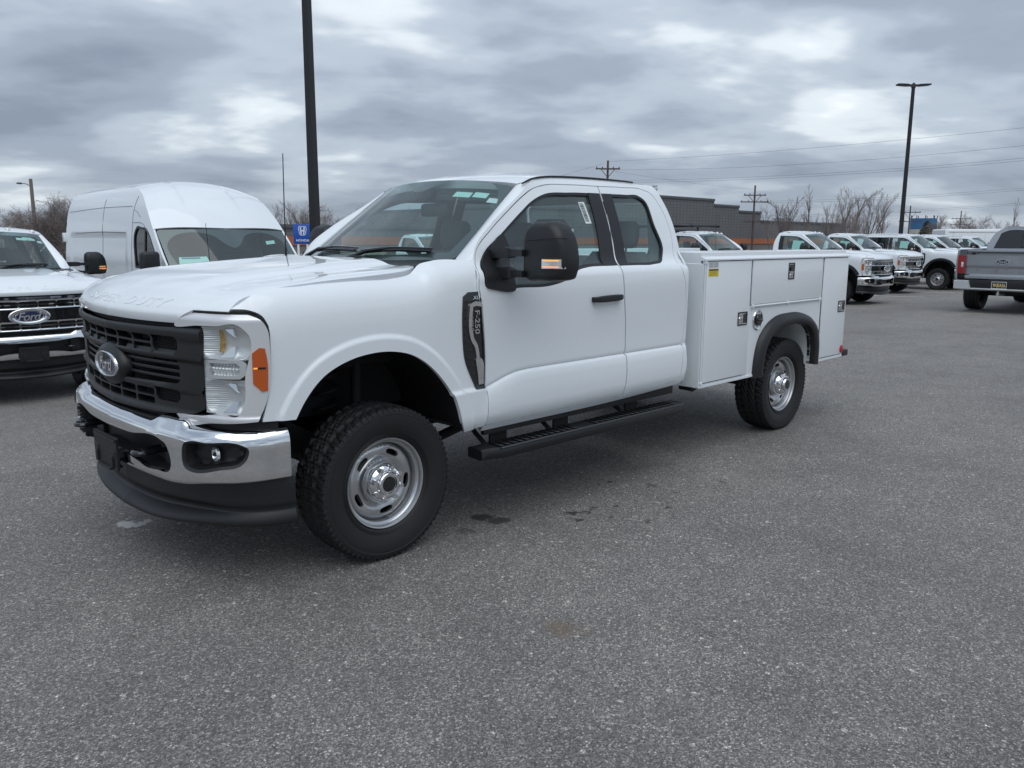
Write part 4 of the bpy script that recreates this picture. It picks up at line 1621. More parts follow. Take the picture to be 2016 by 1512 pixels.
def grille_black():
    mb = MB()
    out = [(.240, 1.238, 1), (.32, 1.240), (.40, 1.232), (.70, 1.226), (CY, 1.224), (2 * CY - .70, 1.226), (2 * CY - .40, 1.232), (2 * CY - .32, 1.240), (2 * CY - .240, 1.238, 1), (2 * CY - .248, .880, 1), (2 * CY - .30, .858), (2 * CY - .45, .840), (2 * CY - .81, .826), (CY, .822), (.81, .826), (.45, .840), (.30, .858), (.248, .880, 1)]
    holes = []
    for a, b, z0, z1 in grille_cells():
        if 1.09 > b > .94 and z0 < .95 and False:
            continue
        holes.append(PF.loop(rrect(a, b, z0, z1, .011, 3)))
    for sd in (0, 1):
        for z0, z1 in ((1.114, 1.188), (.886, .950)):
            H = [(.415, z1, 1), (.592, z1, 1), (.598, z0 + .02, 1), (.575, z0, 1), (.435, z0, 1), (.41, z0 + .02, 1)]
            holes.append(PF.loop(H if sd == 0 else [(2 * CY - p[0], p[1], 1) for p in H]))
        H = [(.405, 1.084, 1), (.86, 1.084, 1), (.875, 1.05, 1), (.875, .975, 1), (.84, .966, 1), (.43, .974, 1), (.405, .99, 1)]
        holes.append(PF.loop(H if sd == 0 else [(2 * CY - p[0], p[1], 1) for p in H]))

    def off(q, z):
        b1 = .016 * sstep(.040, .012, np.abs(z - 1.206)) + .014 * sstep(.020, .008, np.abs(z - 1.096)) + .014 * sstep(.020, .008, np.abs(z - .953))
        return b1 - .012 * sstep(1.225, 1.245, z) + .010 * sstep(.86, .83, z)
    patch(mb, [PF.loop(out)] + holes, PF.fm(off), .018, .045, -1, step=.02)
    # two joints in the end panels
    return mb


def grille_slat(zz, sd):
    L = [(.400, zz - .0065, 1), (.90, zz - .0065, 1), (.90, zz + .0065, 1), (.400, zz + .0065, 1)]
    L = L if sd == 0 else [(2 * CY - p[0], p[1], 1) for p in L]
    return patch(MB(), [PF.loop(L)], PF.fm(lambda q, z: -.006 - .3 * np.abs(z - zz)), .02, .035, -1)


def grille_net(z0, z1, sd):
    mb = MB()
    ya, yb = (.405, .602) if sd == 0 else (2 * CY - .602, 2 * CY - .405)
    f = PF.fm(-.022)
    for zz in np.arange(z0 + .006, z1, .012):
        q = PF.sy(np.linspace(ya, yb, 8))
        tube(mb, f(q, np.full(8, zz)), .0022, 4)
    for y in np.arange(ya + .008, yb, .014):
        q = PF.sy(np.array([y, y]))
        tube(mb, f(q, np.array([z0, z1])), .0022, 4)
    return mb


def pod_mesh():
    mb = MB()
    S = []
    a = np.arange(56) * 2 * math.pi / 56
    for hw, hh, o in ((.182, .106, -.02), (.180, .104, .006), (.172, .094, .020), (.160, .076, .034), (.148, .062, .036)):
        y, z = CY + hw * np.cos(a), 1.012 + hh * np.sin(a)
        x, _ = PF.pos(PF.sy(y), 0)
        S.append(np.stack([x - o, y, z], 1))
    loft(mb, S)
    return mb


def grille_chrome():
    mb = MB()
    for zb in (1.146, .900):
        L = [(.245, zb - .052, 1), (2 * CY - .245, zb - .052, 1), (2 * CY - .245, zb + .052, 1), (.245, zb + .052, 1)]
        H = []
        for z0, z1 in ((zb - .038, zb - .006), (zb + .006, zb + .038)):
            for a in np.arange(.33, 1.60, .197):
                b = min(a + .184, 1.70)
                H.append(PF.loop(rrect(a, b, z0, z1, .012, 3)))
        patch(mb, [PF.loop(L)] + H, PF.fm(lambda q, z: .010 + .008 * sstep(.030, .046, np.abs(z - zb))), .022, .03, -1, step=.025)
    L = [(.245, 1.205, 1), (2 * CY - .245, 1.205, 1), (2 * CY - .245, 1.232, 1), (.245, 1.232, 1)]
    patch(mb, [PF.loop(L)], PF.fm(.012), .03, .03, -1)
    return mb


def grille_chrome_inner():
    mb = MB()
    L = [(.24, .825, 1), (2 * CY - .24, .825, 1), (2 * CY - .24, 1.24, 1), (.24, 1.24, 1)]
    patch(mb, [PF.loop(L)], PF.fm(-.035), .06, .02, -1)
    L = [(.24, .825, 1), (2 * CY - .24, .825, 1), (2 * CY - .24, .847, 1), (.24, .847, 1)]
    patch(mb, [PF.loop(L)], PF.fm(.004), .04, .03, -1)
    return mb


FOG = [(.296, .715), (.288, .735), (.262, .746), (.174, .748), (.060, .740), (.046, .722), (.050, .672), (.062, .648), (.12, .630), (.256, .612), (.288, .622)]
CEN = [(.76, .715), (.46, .728), (.415, .712), (.396, .68), (.390, .605), (.405, .590), (.499, .579), (.62, .573), (.70, .588), (.78, .597), (CY, .597)]


def _zv(loop, sv, pv):
    i = np.argsort(pv[:, 1])
    return [(float(PB.sy(p[0])), float(np.interp(p[1], pv[:, 1][i], sv[i])), *p[2:]) for p in loop]


def cen_full():
    return CEN + [(2 * CY - p[0], p[1]) for p in CEN[::-1][1:]] + [(CY, .712)]


def bumper_mesh():
    f, sv, pv = bumper_fm()
    e = float(PB.sy(.0025))
    top = sv[-1]
    zi = lambda z: float(np.interp(z, pv[:, 1], sv))
    L = [(e, 0, 1), (-e, 0, 1), (-e, top, 1), (e, top, 1)]
    fog = _zv(FOG, sv, pv)
    fog2 = [(-p[0], *p[1:]) for p in fog]
    cen = _zv(cen_full(), sv, pv)
    pad = [(float(PB.sy(y)), v, 1) for y, v in ((.60, zi(.7955)), (2 * CY - .60, zi(.7955)), (2 * CY - .60, top - .004), (.60, top - .004))]
    return patch(MB(), [L, fog, fog2, cen], f, .02, .028, -1, step=.016)


def pad_mesh():
    mb = MB()
    f, sv, pv = bumper_fm(0.0)
    v0 = float(np.interp(.7965, pv[:, 1], sv))
    f2 = lambda q, v: f(q, v) + np.array([0, 0, .004])
    patch(mb, [[(float(PB.sy(.575)), v0, 1), (float(PB.sy(2 * CY - .575)), v0, 1), (float(PB.sy(2 * CY - .62)), sv[-1] + .0, 1), (float(PB.sy(.62)), sv[-1], 1)]], f2, .03, .003, -1)
    for y in np.arange(.64, 1.40, .026):
        P = f2(np.array([float(PB.sy(y))] * 2), np.array([v0 + .008, sv[-1] - .004]))
        tube(mb, P, .0035, 4)
    x0 = -.90
    box(mb, -.885, -.80, .30, 1.73, .770, .800, .004)
    return mb


def bumper_insert():
    mb = MB()
    f, sv, pv = bumper_fm(-.10)
    L = [(float(PB.sy(.37)), .56, 1), (float(PB.sy(1.66)), .56, 1), (float(PB.sy(1.66)), .76, 1), (float(PB.sy(.37)), .76, 1)]
    patch(mb, [L], PB.fm(-.11), .08, 0, -1)
    # floor and webs inside the opening
    for y in (.55, 1.48):
        box(mb, -.90, -.80, y - .05, y + .05, .575, .735, .006)
    P = smooth_loop([(y, z) for y, z in CEN], .02, closed=False)
    for m in (0, 1):
        Q = P if m == 0 else P * [-1, 1] + [2 * CY, 0]
        x, y = PB.pos(PB.sy(Q[:, 0]), -.012)
        x2, y2 = PB.pos(PB.sy(Q[:, 0]), -.11)
        loft(mb, [np.stack([x, y, Q[:, 1]], 1), np.stack([x2, y2, Q[:, 1]], 1)], closed=False)
    return mb


def fog_bezel():
    mb = MB()
    P = smooth_loop([(float(PB.sy(p[0])), p[1]) for p in FOG], .015)
    A = PB.fm(-.004)(P[:, 0], P[:, 1])
    I = offset_poly(P, .012)
    B = PB.fm(-.010)(I[:, 0], I[:, 1])
    I2 = offset_poly(P, .022)
    C_ = PB.fm(-.055)(I2[:, 0], I2[:, 1])
    loft(mb, [A, B, C_], True, False)
    patch(mb, [I2], PB.fm(lambda q, z: -.055 + .004 * np.sin(z * 150)), .02, 0, -1, dense=True)
    return mb


def fog_lamp():
    mb = MB()
    P = PB.fm(-.044)(np.array([float(PB.sy(.150))]), np.array([.690]))[0]
    S = []
    a = np.arange(24) * 2 * math.pi / 24
    d = np.array([-.995, .10, 0])
    sd = np.array([.10, .995, 0])
    for r, h in ((.034, -.002), (.034, .008), (.030, .012), (.026, .004), (.012, -.006), (0.001, .0)):
        S.append(P + d * h + r * (np.cos(a)[:, None] * sd + np.sin(a)[:, None] * np.array([0, 0, 1])))
    loft(mb, S, True, False)
    return mb


def tow_hook():
    mb = MB()
    c = np.array([-1.0, .615, .645])
    a = np.linspace(-.3, math.pi + .3, 14)
    P = [(c[0] + .10, c[1] - .034, c[2])] + [(c[0] - .036 * math.sin(t), c[1] - .034 * math.cos(t), c[2]) for t in a] + [(c[0] + .10, c[1] + .034, c[2])]
    tube(mb, P, .0125, 8)
    return mb


def plate_mesh():
    mb = MB()
    x = -1.030
    patch(mb, [rrect(.858, 1.165, .505, .668, .008)], lambda y, z: np.stack([np.full(len(y), x), y, z], 1), .05, .012, -1)
    for z in (.66,):
        box(mb, x - .006, x, .868, 1.155, z - .014, z - .004, .002)
    box(mb, x - .004, -.96, .88, .93, .56, .60, .004)
    box(mb, x - .004, -.96, 1.10, 1.15, .56, .60, .004)
    box(mb, x - .010, -1.0, .90, .925, .515, .575, .004)
    box(mb, x - .010, -1.0, 1.105, 1.13, .515, .575, .004)
    box(mb, x - .012, -.98, .93, 1.10, .498, .512, .004)
    return mb


def dam_mesh():
    pv = np.array([(-.02, .560), (.0, .53), (.004, .47), (.0, .42), (-.028, .385), (-.030, .372), (-.012, .355), (.010, .338), (.028, .318), (.030, .302), (.018, .290), (-.02, .290)])
    pv = smooth_loop([tuple(p) for p in pv[::-1]], .008, closed=False)
    sv = np.concatenate([[0], np.cumsum(np.linalg.norm(np.diff(pv, axis=0), axis=1))])

    def f(q, v):
        o, z = np.interp(v, sv, pv[:, 0]), np.interp(v, sv, pv[:, 1])
        x, y = PD.pos(q, 0)
        yy = np.minimum(y, 2 * CY - y)
        k = sstep(.03, .55, yy)
        oo = o * (.25 + .75 * k)
        x, y = PD.pos(q, oo)
        z = z + (1 - sstep(.05, .9, yy)) * .055 * sstep(.50, .30, z)
        return np.stack([x, y, z], 1)
    e = float(PD.sy(.04))
    return patch(MB(), [[(e, 0, 1), (-e, 0, 1), (-e, sv[-1], 1), (e, sv[-1], 1)]], f, .018, .006, -1)


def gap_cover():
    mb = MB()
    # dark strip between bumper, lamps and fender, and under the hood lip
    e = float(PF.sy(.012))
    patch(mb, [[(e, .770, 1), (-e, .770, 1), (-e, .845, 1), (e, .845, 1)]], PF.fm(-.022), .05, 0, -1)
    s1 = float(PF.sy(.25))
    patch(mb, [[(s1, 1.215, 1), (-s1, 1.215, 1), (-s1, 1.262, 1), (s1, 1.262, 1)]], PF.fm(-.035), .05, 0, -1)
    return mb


VENT = [(.600, 1.341, 1), (.511, 1.341, 1), (.473, 1.318, 1), (.465, 1.231), (.467, 1.076), (.475, 1.005), (.562, .817, 1), (.626, .816, 1), (.627, 1.003), (.612, 1.20)]


def fm_blend(off):
    def f(x, z):
        return np.stack([x, S_f(x, z) + off, z], 1)
    return f


def vent_mesh():
    mb = MB()
    ring(mb, VENT, .009, fm_blend(-.006), .02, .01)
    patch(mb, [VENT], fm_blend(-.0015), .03, .004, 1)
    for i, z in enumerate(np.arange(.86, 1.30, .043)):
        x0 = np.interp(z, [.82, 1.0, 1.08, 1.3], [.562, .490, .480, .480])
        x1 = np.interp(z, [.82, 1.04, 1.12, 1.3], [.575, .545, .505, .505])
        if x1 - x0 < .012:
            continue
        y = float(S_f(np.array([x0]), np.array([z]))[0])
        box(mb, x0, x1, y - .005, y + .004, z - .004, z + .004, .001)
    return mb


def vent_chrome():
    mb = MB()
    P = [(.606, 1.285), (.545, 1.289), (.520, 1.276), (.512, 1.24), (.511, 1.12), (.523, 1.085), (.550, 1.045), (.562, .99), (.578, .84)]
    D = smooth_loop(P, .02, closed=False)
    f = fm_blend(-.010)
    for q in (0,):
        I = offset_open(D, -.024)
        L = np.concatenate([D, I[::-1]])
        patch(mb, [L], f, .02, .010, 1, dense=True)
    patch(mb, [[(.556, .985, 1), (.592, .985), (.617, .84, 1), (.582, .84, 1)]], f, .02, .008, 1)
    return mb


def vent_text(i_):
    mb = MB()

    def f0(cx, cz, rot=False):
        def f(u, v, d):
            x, z = (cx + u, cz + v) if not rot else (cx + v * -1, cz + u)
            y = float(S_f(np.array([x]), np.array([z]))[0])
            return (x, y - .004 - d, z)
        return f
    if i_ == 0:
        text_on(mb, 'XL', .018, f0(.563, 1.311), .12, .02, .004, width=.045)
    if i_ == 1:
        text_on(mb, 'F-250', .036, lambda u, v, d: f0(.568, 1.180)(v, -u, d), .0, .012, .008, width=.125)
    if i_ == 2:
        text_on(mb, 'SUPER DUTY', .012, lambda u, v, d: f0(.533, 1.155)(v, -u, d), .0, .01, .006, width=.11)
    return mb


def dash_mesh():
    mb = MB()
    f = fm_ws(-.02)
    a = np.linspace(-.97, .97, 17)
    S = []
    for b, dz in ((.0, -.01), (.03, -.015)):
        P = f(a, np.full(17, b))
        P[:, 2] += dz
        S.append(P)
    P = S[-1].copy()
    for x, z in ((.80, 1.455), (.92, 1.44), (.98, 1.40), (.98, 1.25), (.90, 1.0)):
        Q = P.copy()
        Q[:, 0] = x
        Q[:, 2] = z
        S.append(Q)
    loft(mb, S, closed=False)
    box(mb, .93, .99, .92, 1.12, 1.30, 1.44, .01)
    return mb


def steering():
    mb = MB()
    a = np.linspace(0, 2 * math.pi, 33)
    c = np.array([1.16, .54, 1.30])
    e1, e2 = np.array([0, 1, 0]), np.array([.42, 0, .91])
    P = [c + .19 * (math.cos(t) * e1 + math.sin(t) * e2) for t in a]
    tube(mb, P, .015, 8, caps=False)
    box(mb, 1.10, 1.20, .46, .62, 1.25, 1.35, .02)
    tube(mb, [c, c + [-.25, 0, -.06]], .04, 8)
    return mb


def seat_mesh(x, yc, w=.54, h=1.0):
    mb = MB()
    rr = lambda cx, cz, hx, hy, p=3: None

    def blk(x0, x1, z0, z1, hw, lean, bev):
        bm = MB()
        box(bm, 0, 1, -hw, hw, 0, 1, 0)
        S = []
        n = 20
        a = np.arange(n) * 2 * math.pi / n
        for t in np.linspace(0, 1, 7):
            k = 1 - .28 * abs(2 * t - 1) ** 5
            cx = x0 + (x1 - x0) / 2 + lean * t
            S.append(np.stack([cx + (x1 - x0) / 2 * np.sign(np.cos(a)) * np.abs(np.cos(a)) ** .5 * k, yc + hw * np.sign(np.sin(a)) * np.abs(np.sin(a)) ** .5 * k, np.full(n, z0 + (z1 - z0) * t)], 1))
        loft(mb, S)
    blk(x - .50, x + .02, .82, 1.00, w / 2, 0, .05)
    blk(x - .06, x + .08, .98, 1.53, w / 2, .13, .05)
    blk(x + .11, x + .21, 1.555, 1.745, .14, .02, .03)
    for s in (-.06, .06):
        tube(mb, [(x + .14, yc + s, 1.48), (x + .155, yc + s, 1.60)], .008, 6)
    return mb


def frame_mesh():
    mb = MB()
    for y0_ in (.085, 1.915):
        box(mb, .66, 2.50 if True else 2.5, y0_, y0_ + .03, .535, .60, .004)
    for y in (.60, 1.43):
        box(mb, -.80, 5.10, y - .04, y + .04, .52, .70, .006)
    for x in (-.55, .75, 1.7, 2.8, 3.6, 4.9):
        box(mb, x - .05, x + .05, .56, 1.47, .54, .66, .006)
    box(mb, 1.25, 2.55, 1.48, 1.90, .38, .62, .05)
    tube(mb, [(.6, 1.0, .50), (2.2, 1.0, .50), (4.1, CY, .42)], .05, 10)
    tube(mb, [(.5, 1.25, .45), (1.4, 1.3, .42), (2.4, 1.35, .45), (3.3, 1.38, .52), (4.9, 1.75, .5)], .05, 10)
    box(mb, .35, .78, .66, 1.36, .40, .62, .04)
    return mb


def axle_mesh():
    mb = MB()
    tube(mb, [(0, .25, .395), (0, 1.78, .395)], .05, 10)
    lathe(mb, [(.0, -.12), (.10, -.10), (.15, 0), (.10, .10), (0, .12)], (0, 1.25, .395), 20, 'y')
    for y in (.40, 1.63):
        tube(mb, [(.02, y, .40), (.06, y + (.03 if y < 1 else -.03), 1.02)], .032, 10)
        pts = [(-.08 + .055 * math.cos(t), y + .11 * (1 if y < 1 else -1) + .055 * math.sin(t), .46 + .5 * t / 40) for t in np.linspace(0, 40, 90)]
        tube(mb, pts, .010, 5)
        tube(mb, [(0, y, .36), (.95, y + .12 * (1 if y < 1 else -1), .50)], .03, 8)
    return mb


def marker_lamp(x, y, z):
    mb = MB()
    S = []
    a = np.arange(16) * 2 * math.pi / 16
    for hx, hy, h in ((.050, .034, -.01), (.048, .032, .010), (.036, .026, .024), (.012, .010, .030)):
        S.append(np.stack([x + .06 + hx * np.cos(a), y + hy * np.sin(a), np.full(16, z + h)], 1))
    loft(mb, S)
    return mb
# ------------------------------------------------------------------ the white service truck in the middle
def flat_y(y0):
    return lambda x, z: np.stack([x, np.full(len(np.atleast_1d(x)), y0), z], 1)


YB0 = .018           # flank of the service body
WELL = [(3.60, .545, 1), (3.612, .68), (3.66, .79), (3.75, .868), (3.87, .910), (4.03, .926), (4.22, .920), (4.36, .888), (4.445, .82), (4.485, .72), (4.495, .545, 1)]
WOUT = [(3.485, .535, 1), (3.50, .69), (3.56, .85), (3.665, .945), (3.82, 1.008), (4.03, 1.026), (4.25, 1.016), (4.43, .968), (4.55, .885), (4.60, .77), (4.612, .535, 1)]


def service_body(root):
    def shell():
        mb = MB()
        for m in (0, 1):
            t = MB()
            out = [(2.72, .548, 1)] + [(p[0], p[1], *p[2:]) for p in WELL] + [(5.15, .548, 1), (5.15, 1.470, 1), (2.72, 1.470, 1)]
            patch(t, [out], flat_y(YB0), .12, .002, 1)
            # sill lip under the doors
            for x0, x1 in ((2.722, 3.59), (4.505, 5.148)):
                box(t, x0, x1, YB0 - .006, YB0 + .05, .546, .566, .003)
            # upper box above the doors and the folded rain gutter
            box(t, 2.724, 5.146, YB0 + .022, .440, 1.44, 1.530, .006)
            prism(t, [(YB0 - .020, 1.470, 1), (YB0 - .020, 1.480, 1), (YB0 + .024, 1.500, 1), (YB0 + .024, 1.470, 1)], lambda u, v, d: (d, u, v), 2.720, 5.150)
            # front wall, rear wall, inner wall
            box(t, 2.720, 2.742, YB0 + .003, .438, .549, 1.45, .004)
            box(t, 5.128, 5.149, YB0 + .003, .438, .60, 1.45, .004)
            box(t, 2.743, 5.127, .430, .437, .80, 1.45)
            box(t, 2.743, 3.58, YB0 + .02, .43, .552, .570)
            box(t, 4.52, 5.127, YB0 + .02, .43, .552, .570)
            W = smooth_loop(WELL, .03, closed=False)
            loft(t, [np.stack([W[:, 0], np.full(len(W), YB0 + .001), W[:, 1]], 1), np.stack([W[:, 0], np.full(len(W), .43), W[:, 1]], 1)], closed=False)
            if m:
                t = mirror(t)
            mb.V += t.V
            mb.N += t.N
            k = mb.n
            mb.F += [[tuple(i + k for i in f) for f in c] for c in t.F]
            mb.M += t.M
            mb.n += t.n
            mb.cust = True
        box(mb, 2.745, 5.12, .441, 1.589, .80, .83)
        box(mb, 2.745, 2.765, .441, 1.589, .83, 1.40, .004)
        box(mb, 5.125, 5.150, .441, 1.589, .76, 1.25, .006)
        return mb
    sb = part('service_body', 'sv_shell', shell, 'white_enamel', root)
    doors = {'a': (2.752, 3.384, .582, 1.464, 3.280, 1.024, 0), 'b': (3.408, 4.604, 1.122, 1.464, 4.029, 1.367, 1), 'c': (4.648, 5.138, .578, 1.464, 5.040, 1.023, 0)}
    for s in (0, 1):
        m = (lambda q: q) if s == 0 else mirror
        for key, (x0, x1, z0, z1, lx, lz, tall) in doors.items():
            d = part('compartment_door', f'sv_d{key}{s}', lambda: m(box(MB(), x0, x1, YB0 - .012, YB0 + .010, z0, z1, .006, 3)), 'white_enamel', root)
            part('door_gap', f'sv_g{key}{s}', lambda: m(gap_strips(x0, x1, z0, z1, key)), 'black_seal', d)
            part('latch', f'sv_l{key}{s}', lambda: m(latch_mesh(lx, lz, tall)), ['chrome', 'black_gloss'], d)
            part('hinge', f'sv_h{key}{s}', lambda: m(hinge_mesh(x0, x1, z0, z1, key)), 'white_enamel', d)
        part('wheel_flare', f'sv_fl{s}', lambda: m(rear_flare()), 'black_plastic', root)
        part('side_reflector', f'sv_rr{s}', lambda: m(lathe(MB(), [(.036, .0), (.036, -.004), (.030, -.007), (0, -.008)], (5.108, YB0 - .0122, .622), 32)), 'red_sticker', root)
    f = part('fuel_filler', 'sv_fuel', fuel_mesh, ['chrome', 'black_gloss'], root)
    lb = part('warning_label', 'sv_yl', lambda: box(MB(), 2.772, 2.905, YB0 - .0135, YB0 - .0115, 1.357, 1.412), 'label_yellow', root)
    part('label_print', 'sv_ylt', lambda: label_print(0), 'ink', lb)
    lb = part('data_label', 'sv_wl', lambda: box(MB(), 2.772, 2.902, YB0 - .0135, YB0 - .0115, 1.420, 1.458), 'label_white', root)
    part('label_print', 'sv_wlt', lambda: label_print(1), 'ink', lb)
    part('rear_bumper', 'sv_rb', lambda: box(box(MB(), 5.16, 5.30, .02, 2.01, .545, .602, .005), 5.152, 5.175, YB0 + .005, .05, .60, .845, .003), 'black_plastic', root)
    for yy in (.20, 1.83):
        part('tail_lamp', f'sv_tl{yy}', lambda: box(MB(), 5.150, 5.166, yy - .07, yy + .07, .70, .86, .006), 'red_lens', root)
    part('mud_shield', 'sv_ms', lambda: box(box(MB(), 3.60, 3.615, .12, .43, .50, .80), 3.62, 4.48, .425, .429, .5, .92), 'underbody', root)


def gap_strips(x0, x1, z0, z1, key):
    """the dark rebate that shows along one edge of each door"""
    mb = MB()
    y0, y1 = YB0 - .0015, YB0 + .004
    if key == 'a':
        box(mb, x0 - .010, x0 - .0005, y0, y1, z0 + .006, z1)
        box(mb, x0, x1 - .05, y0, y1, z0 - .006, z0 - .0005)
    if key == 'b':
        box(mb, x0 - .013, x0 - .0005, y0, y1, z0 - .008, z1)
    if key == 'c':
        box(mb, x0 - .012, x0 - .0005, y0, y1, z0 + .004, z1 - .36)
        box(mb, x0 - .006, x0 - .0005, y0, y1, z1 - .36, z1)
        box(mb, x0, x1 - .02, y0, y1, z0 - .006, z0 - .0005)
    box(mb, x0, x1, y0, y1, z1 + .0005, z1 + .005)
    return mb


def hinge_mesh(x0, x1, z0, z1, key):
    mb = MB()
    y = YB0 - .010
    if key == 'b':
        tube(mb, [(x0 + .02, y, z0 - .012), (x1, y, z0 - .012)], .0085, 8)
        for x in (x0 + .022, (x0 + x1) / 2, x1 - .01):
            box(mb, x - .012, x + .012, y - .011, y + .012, z0 - .026, z0 + .002, .004)
    elif key == 'a':
        tube(mb, [(x0 - .016, y + .002, z0 + .01), (x0 - .016, y + .002, z1 - .01)], .006, 8)
        for z in (z0, z1 - .005):
            box(mb, x0 - .025, x0 - .002, y - .008, y + .012, z - .012, z + .012, .004)
    else:
        for z in (z0 - .004,):
            box(mb, x0 - .012, x0 + .006, y - .006, y + .012, z - .012, z + .012, .004)
    return mb


def latch_mesh(cx, cz, tall):
    mb = MB()
    y = YB0 - .012
    hw, hh = (.052, .068) if tall else (.070, .052)
    f = lambda off: flat_y(y - off)
    patch(mb, [rrect(cx - hw, cx + hw, cz - hh, cz + hh, .008), rrect(cx - hw + .011, cx + hw - .011, cz - hh + .011, cz + hh - .011, .005)], f(.004), .05, .006, 1, 1)
    patch(mb, [rrect(cx - hw + .010, cx + hw - .010, cz - hh + .010, cz + hh - .010, .005)], f(.0008), .05, .001, 1, 0)
    if tall:
        patch(mb, [rrect(cx - .030, cx + .030, cz - .004, cz + .052, .006)], f(.002), .05, .002, 1, 1)
        patch(mb, [rrect(cx - .022, cx + .022, cz + .004, cz + .03, .004)], f(.009), .05, .006, 1, 1)
        box(mb, cx - .03, cx + .03, y - .010, y, cz - .016, cz - .004, .003, 2, 0)
        lathe(mb, [(.012, .0), (.012, -.006), (.0, -.007)], (cx, y, cz - .036), 16, mat=0)
        patch(mb, [rrect(cx - .004, cx + .004, cz - .043, cz - .029, .001, 1)], f(.0075), .05, .001, 1, 1)
    else:
        patch(mb, [rrect(cx - .008, cx + .054, cz - .036, cz + .036, .006)], f(.003), .05, .003, 1, 1)
        patch(mb, [rrect(cx + .004, cx + .030, cz - .030, cz + .030, .004)], f(.010), .05, .006, 1, 1)
        box(mb, cx - .012, cx - .004, y - .011, y, cz - .036, cz + .036, .003, 2, 0)
        box(mb, cx - .008, cx + .05, y - .010, y, cz - .043, cz - .035, .003, 2, 0)
        lathe(mb, [(.012, .0), (.012, -.006), (.0, -.007)], (cx - .036, y, cz), 16, mat=0)
    return mb


def fuel_mesh():
    mb = MB()
    c = (3.532, YB0, .998)
    lathe(mb, [(.080, .0), (.080, -.006), (.074, -.012), (.066, -.010), (.062, .004)], c, 48, mat=0)
    lathe(mb, [(.064, .002), (.05, .006), (.0, .008)], c, 40, mat=1)
    lathe(mb, [(.046, .006), (.046, -.016), (.040, -.022), (.0, -.022)], c, 32, mat=1)
    box(mb, c[0] - .036, c[0] + .036, YB0 - .034, YB0 - .016, c[2] - .008, c[2] + .008, .004, 2, 1)
    return mb


def label_print(k):
    mb = MB()
    y = YB0 - .0138

    def f(cx, cz):
        return lambda u, v, d: (cx + u, y - d, cz + v)
    if k == 0:
        box(mb, 2.776, 2.901, y - .0004, y, 1.398, 1.409)
        for i in range(4):
            box(mb, 2.785, 2.892 - .01 * (i % 2), y - .0004, y, 1.390 - i * .008, 1.392 - i * .008)
    else:
        for i in range(5):
            box(mb, 2.778, 2.826, y - .0004, y, 1.453 - i * .007, 1.4545 - i * .007)
            box(mb, 2.838, 2.894, y - .0004, y, 1.453 - i * .007, 1.4545 - i * .007)
    return mb


def rear_flare():
    mb = MB()
    A = smooth_loop(WELL, .03, closed=False)
    B = smooth_loop(WOUT, .03, closed=False)
    n = 60

    def rs(P):
        d = np.concatenate([[0], np.cumsum(np.linalg.norm(np.diff(P, axis=0), axis=1))])
        q = np.linspace(0, d[-1], n)
        return np.stack([np.interp(q, d, P[:, 0]), np.interp(q, d, P[:, 1])], 1)
    A, B = rs(A), rs(B)
    S = []
    for t, y in ((0, .030), (0, -.030), (.05, -.043), (.2, -.052), (.45, -.053), (.7, -.044), (.88, -.024), (.98, .004), (1.0, .018)):
        P = A + (B - A) * t
        S.append(np.stack([P[:, 0], np.full(n, YB0 + y - .002), P[:, 1]], 1))
    loft(mb, S, closed=False)
    # end caps
    for e in (0, -1):
        P = np.array([s[e] for s in S])
        mb.add(P, [tuple(range(len(P)))])
    return mb


def running_board(root):
    x0, x1 = .55, 2.47

    def board():
        mb = MB()
        S = []
        for x, k in ((x0, .80), (x0 + .05, 1.0), (x0 + .14, 1.0), (x1 - .08, 1.0), (x1 - .01, .92), (x1, .78)):
            yo = -.062 if x0 + .06 < x < x1 - .05 else -.030 - .02 * (x > 1)
            yi = .085
            zt = .470
            S.append(np.array([(x, yo + .012, .405 + .01 * (1 - k)), (x, yo, .420), (x, yo, .455), (x, yo + .010, zt - .002), (x, yi - .02, zt + .004), (x, yi, zt - .004), (x, yi, .415)]))
        loft(mb, S)
        return mb
    b = part('running_board', 'rb_b', board, 'black_plastic', root)
    i = 0
    for a, e in ((x0 + .12, 1.30), (1.50, x1 - .10)):
        for x in np.arange(a, e, .052):
            o = part('step_tread', 'rb_t', lambda: box(MB(), 0, .030, -.045, .055, 0, .0085, .003), 'black_gloss', b)
            o.location = (x, 0, .4705)
    part('step_edge', 'rb_e', lambda: box(MB(), x0 + .12, x1 - .03, -.0640, -.0500, .462, .4715, .003), mat('step_metal', (.10, .105, .11), .35, metal=.6), b)
    for x in (.80, 1.34, 2.06):
        o = part('step_bracket', 'rb_k', lambda: box(tube(MB(), [(-.05, .30, .60), (-.04, .20, .50), (-.02, .12, .43)], .014, 6), 0, .135, .12, .135, .40, .64, .004), 'underbody', b)
        o.location = (x - .05, 0, 0)
    b.location = (0, .012, .018)
    return b


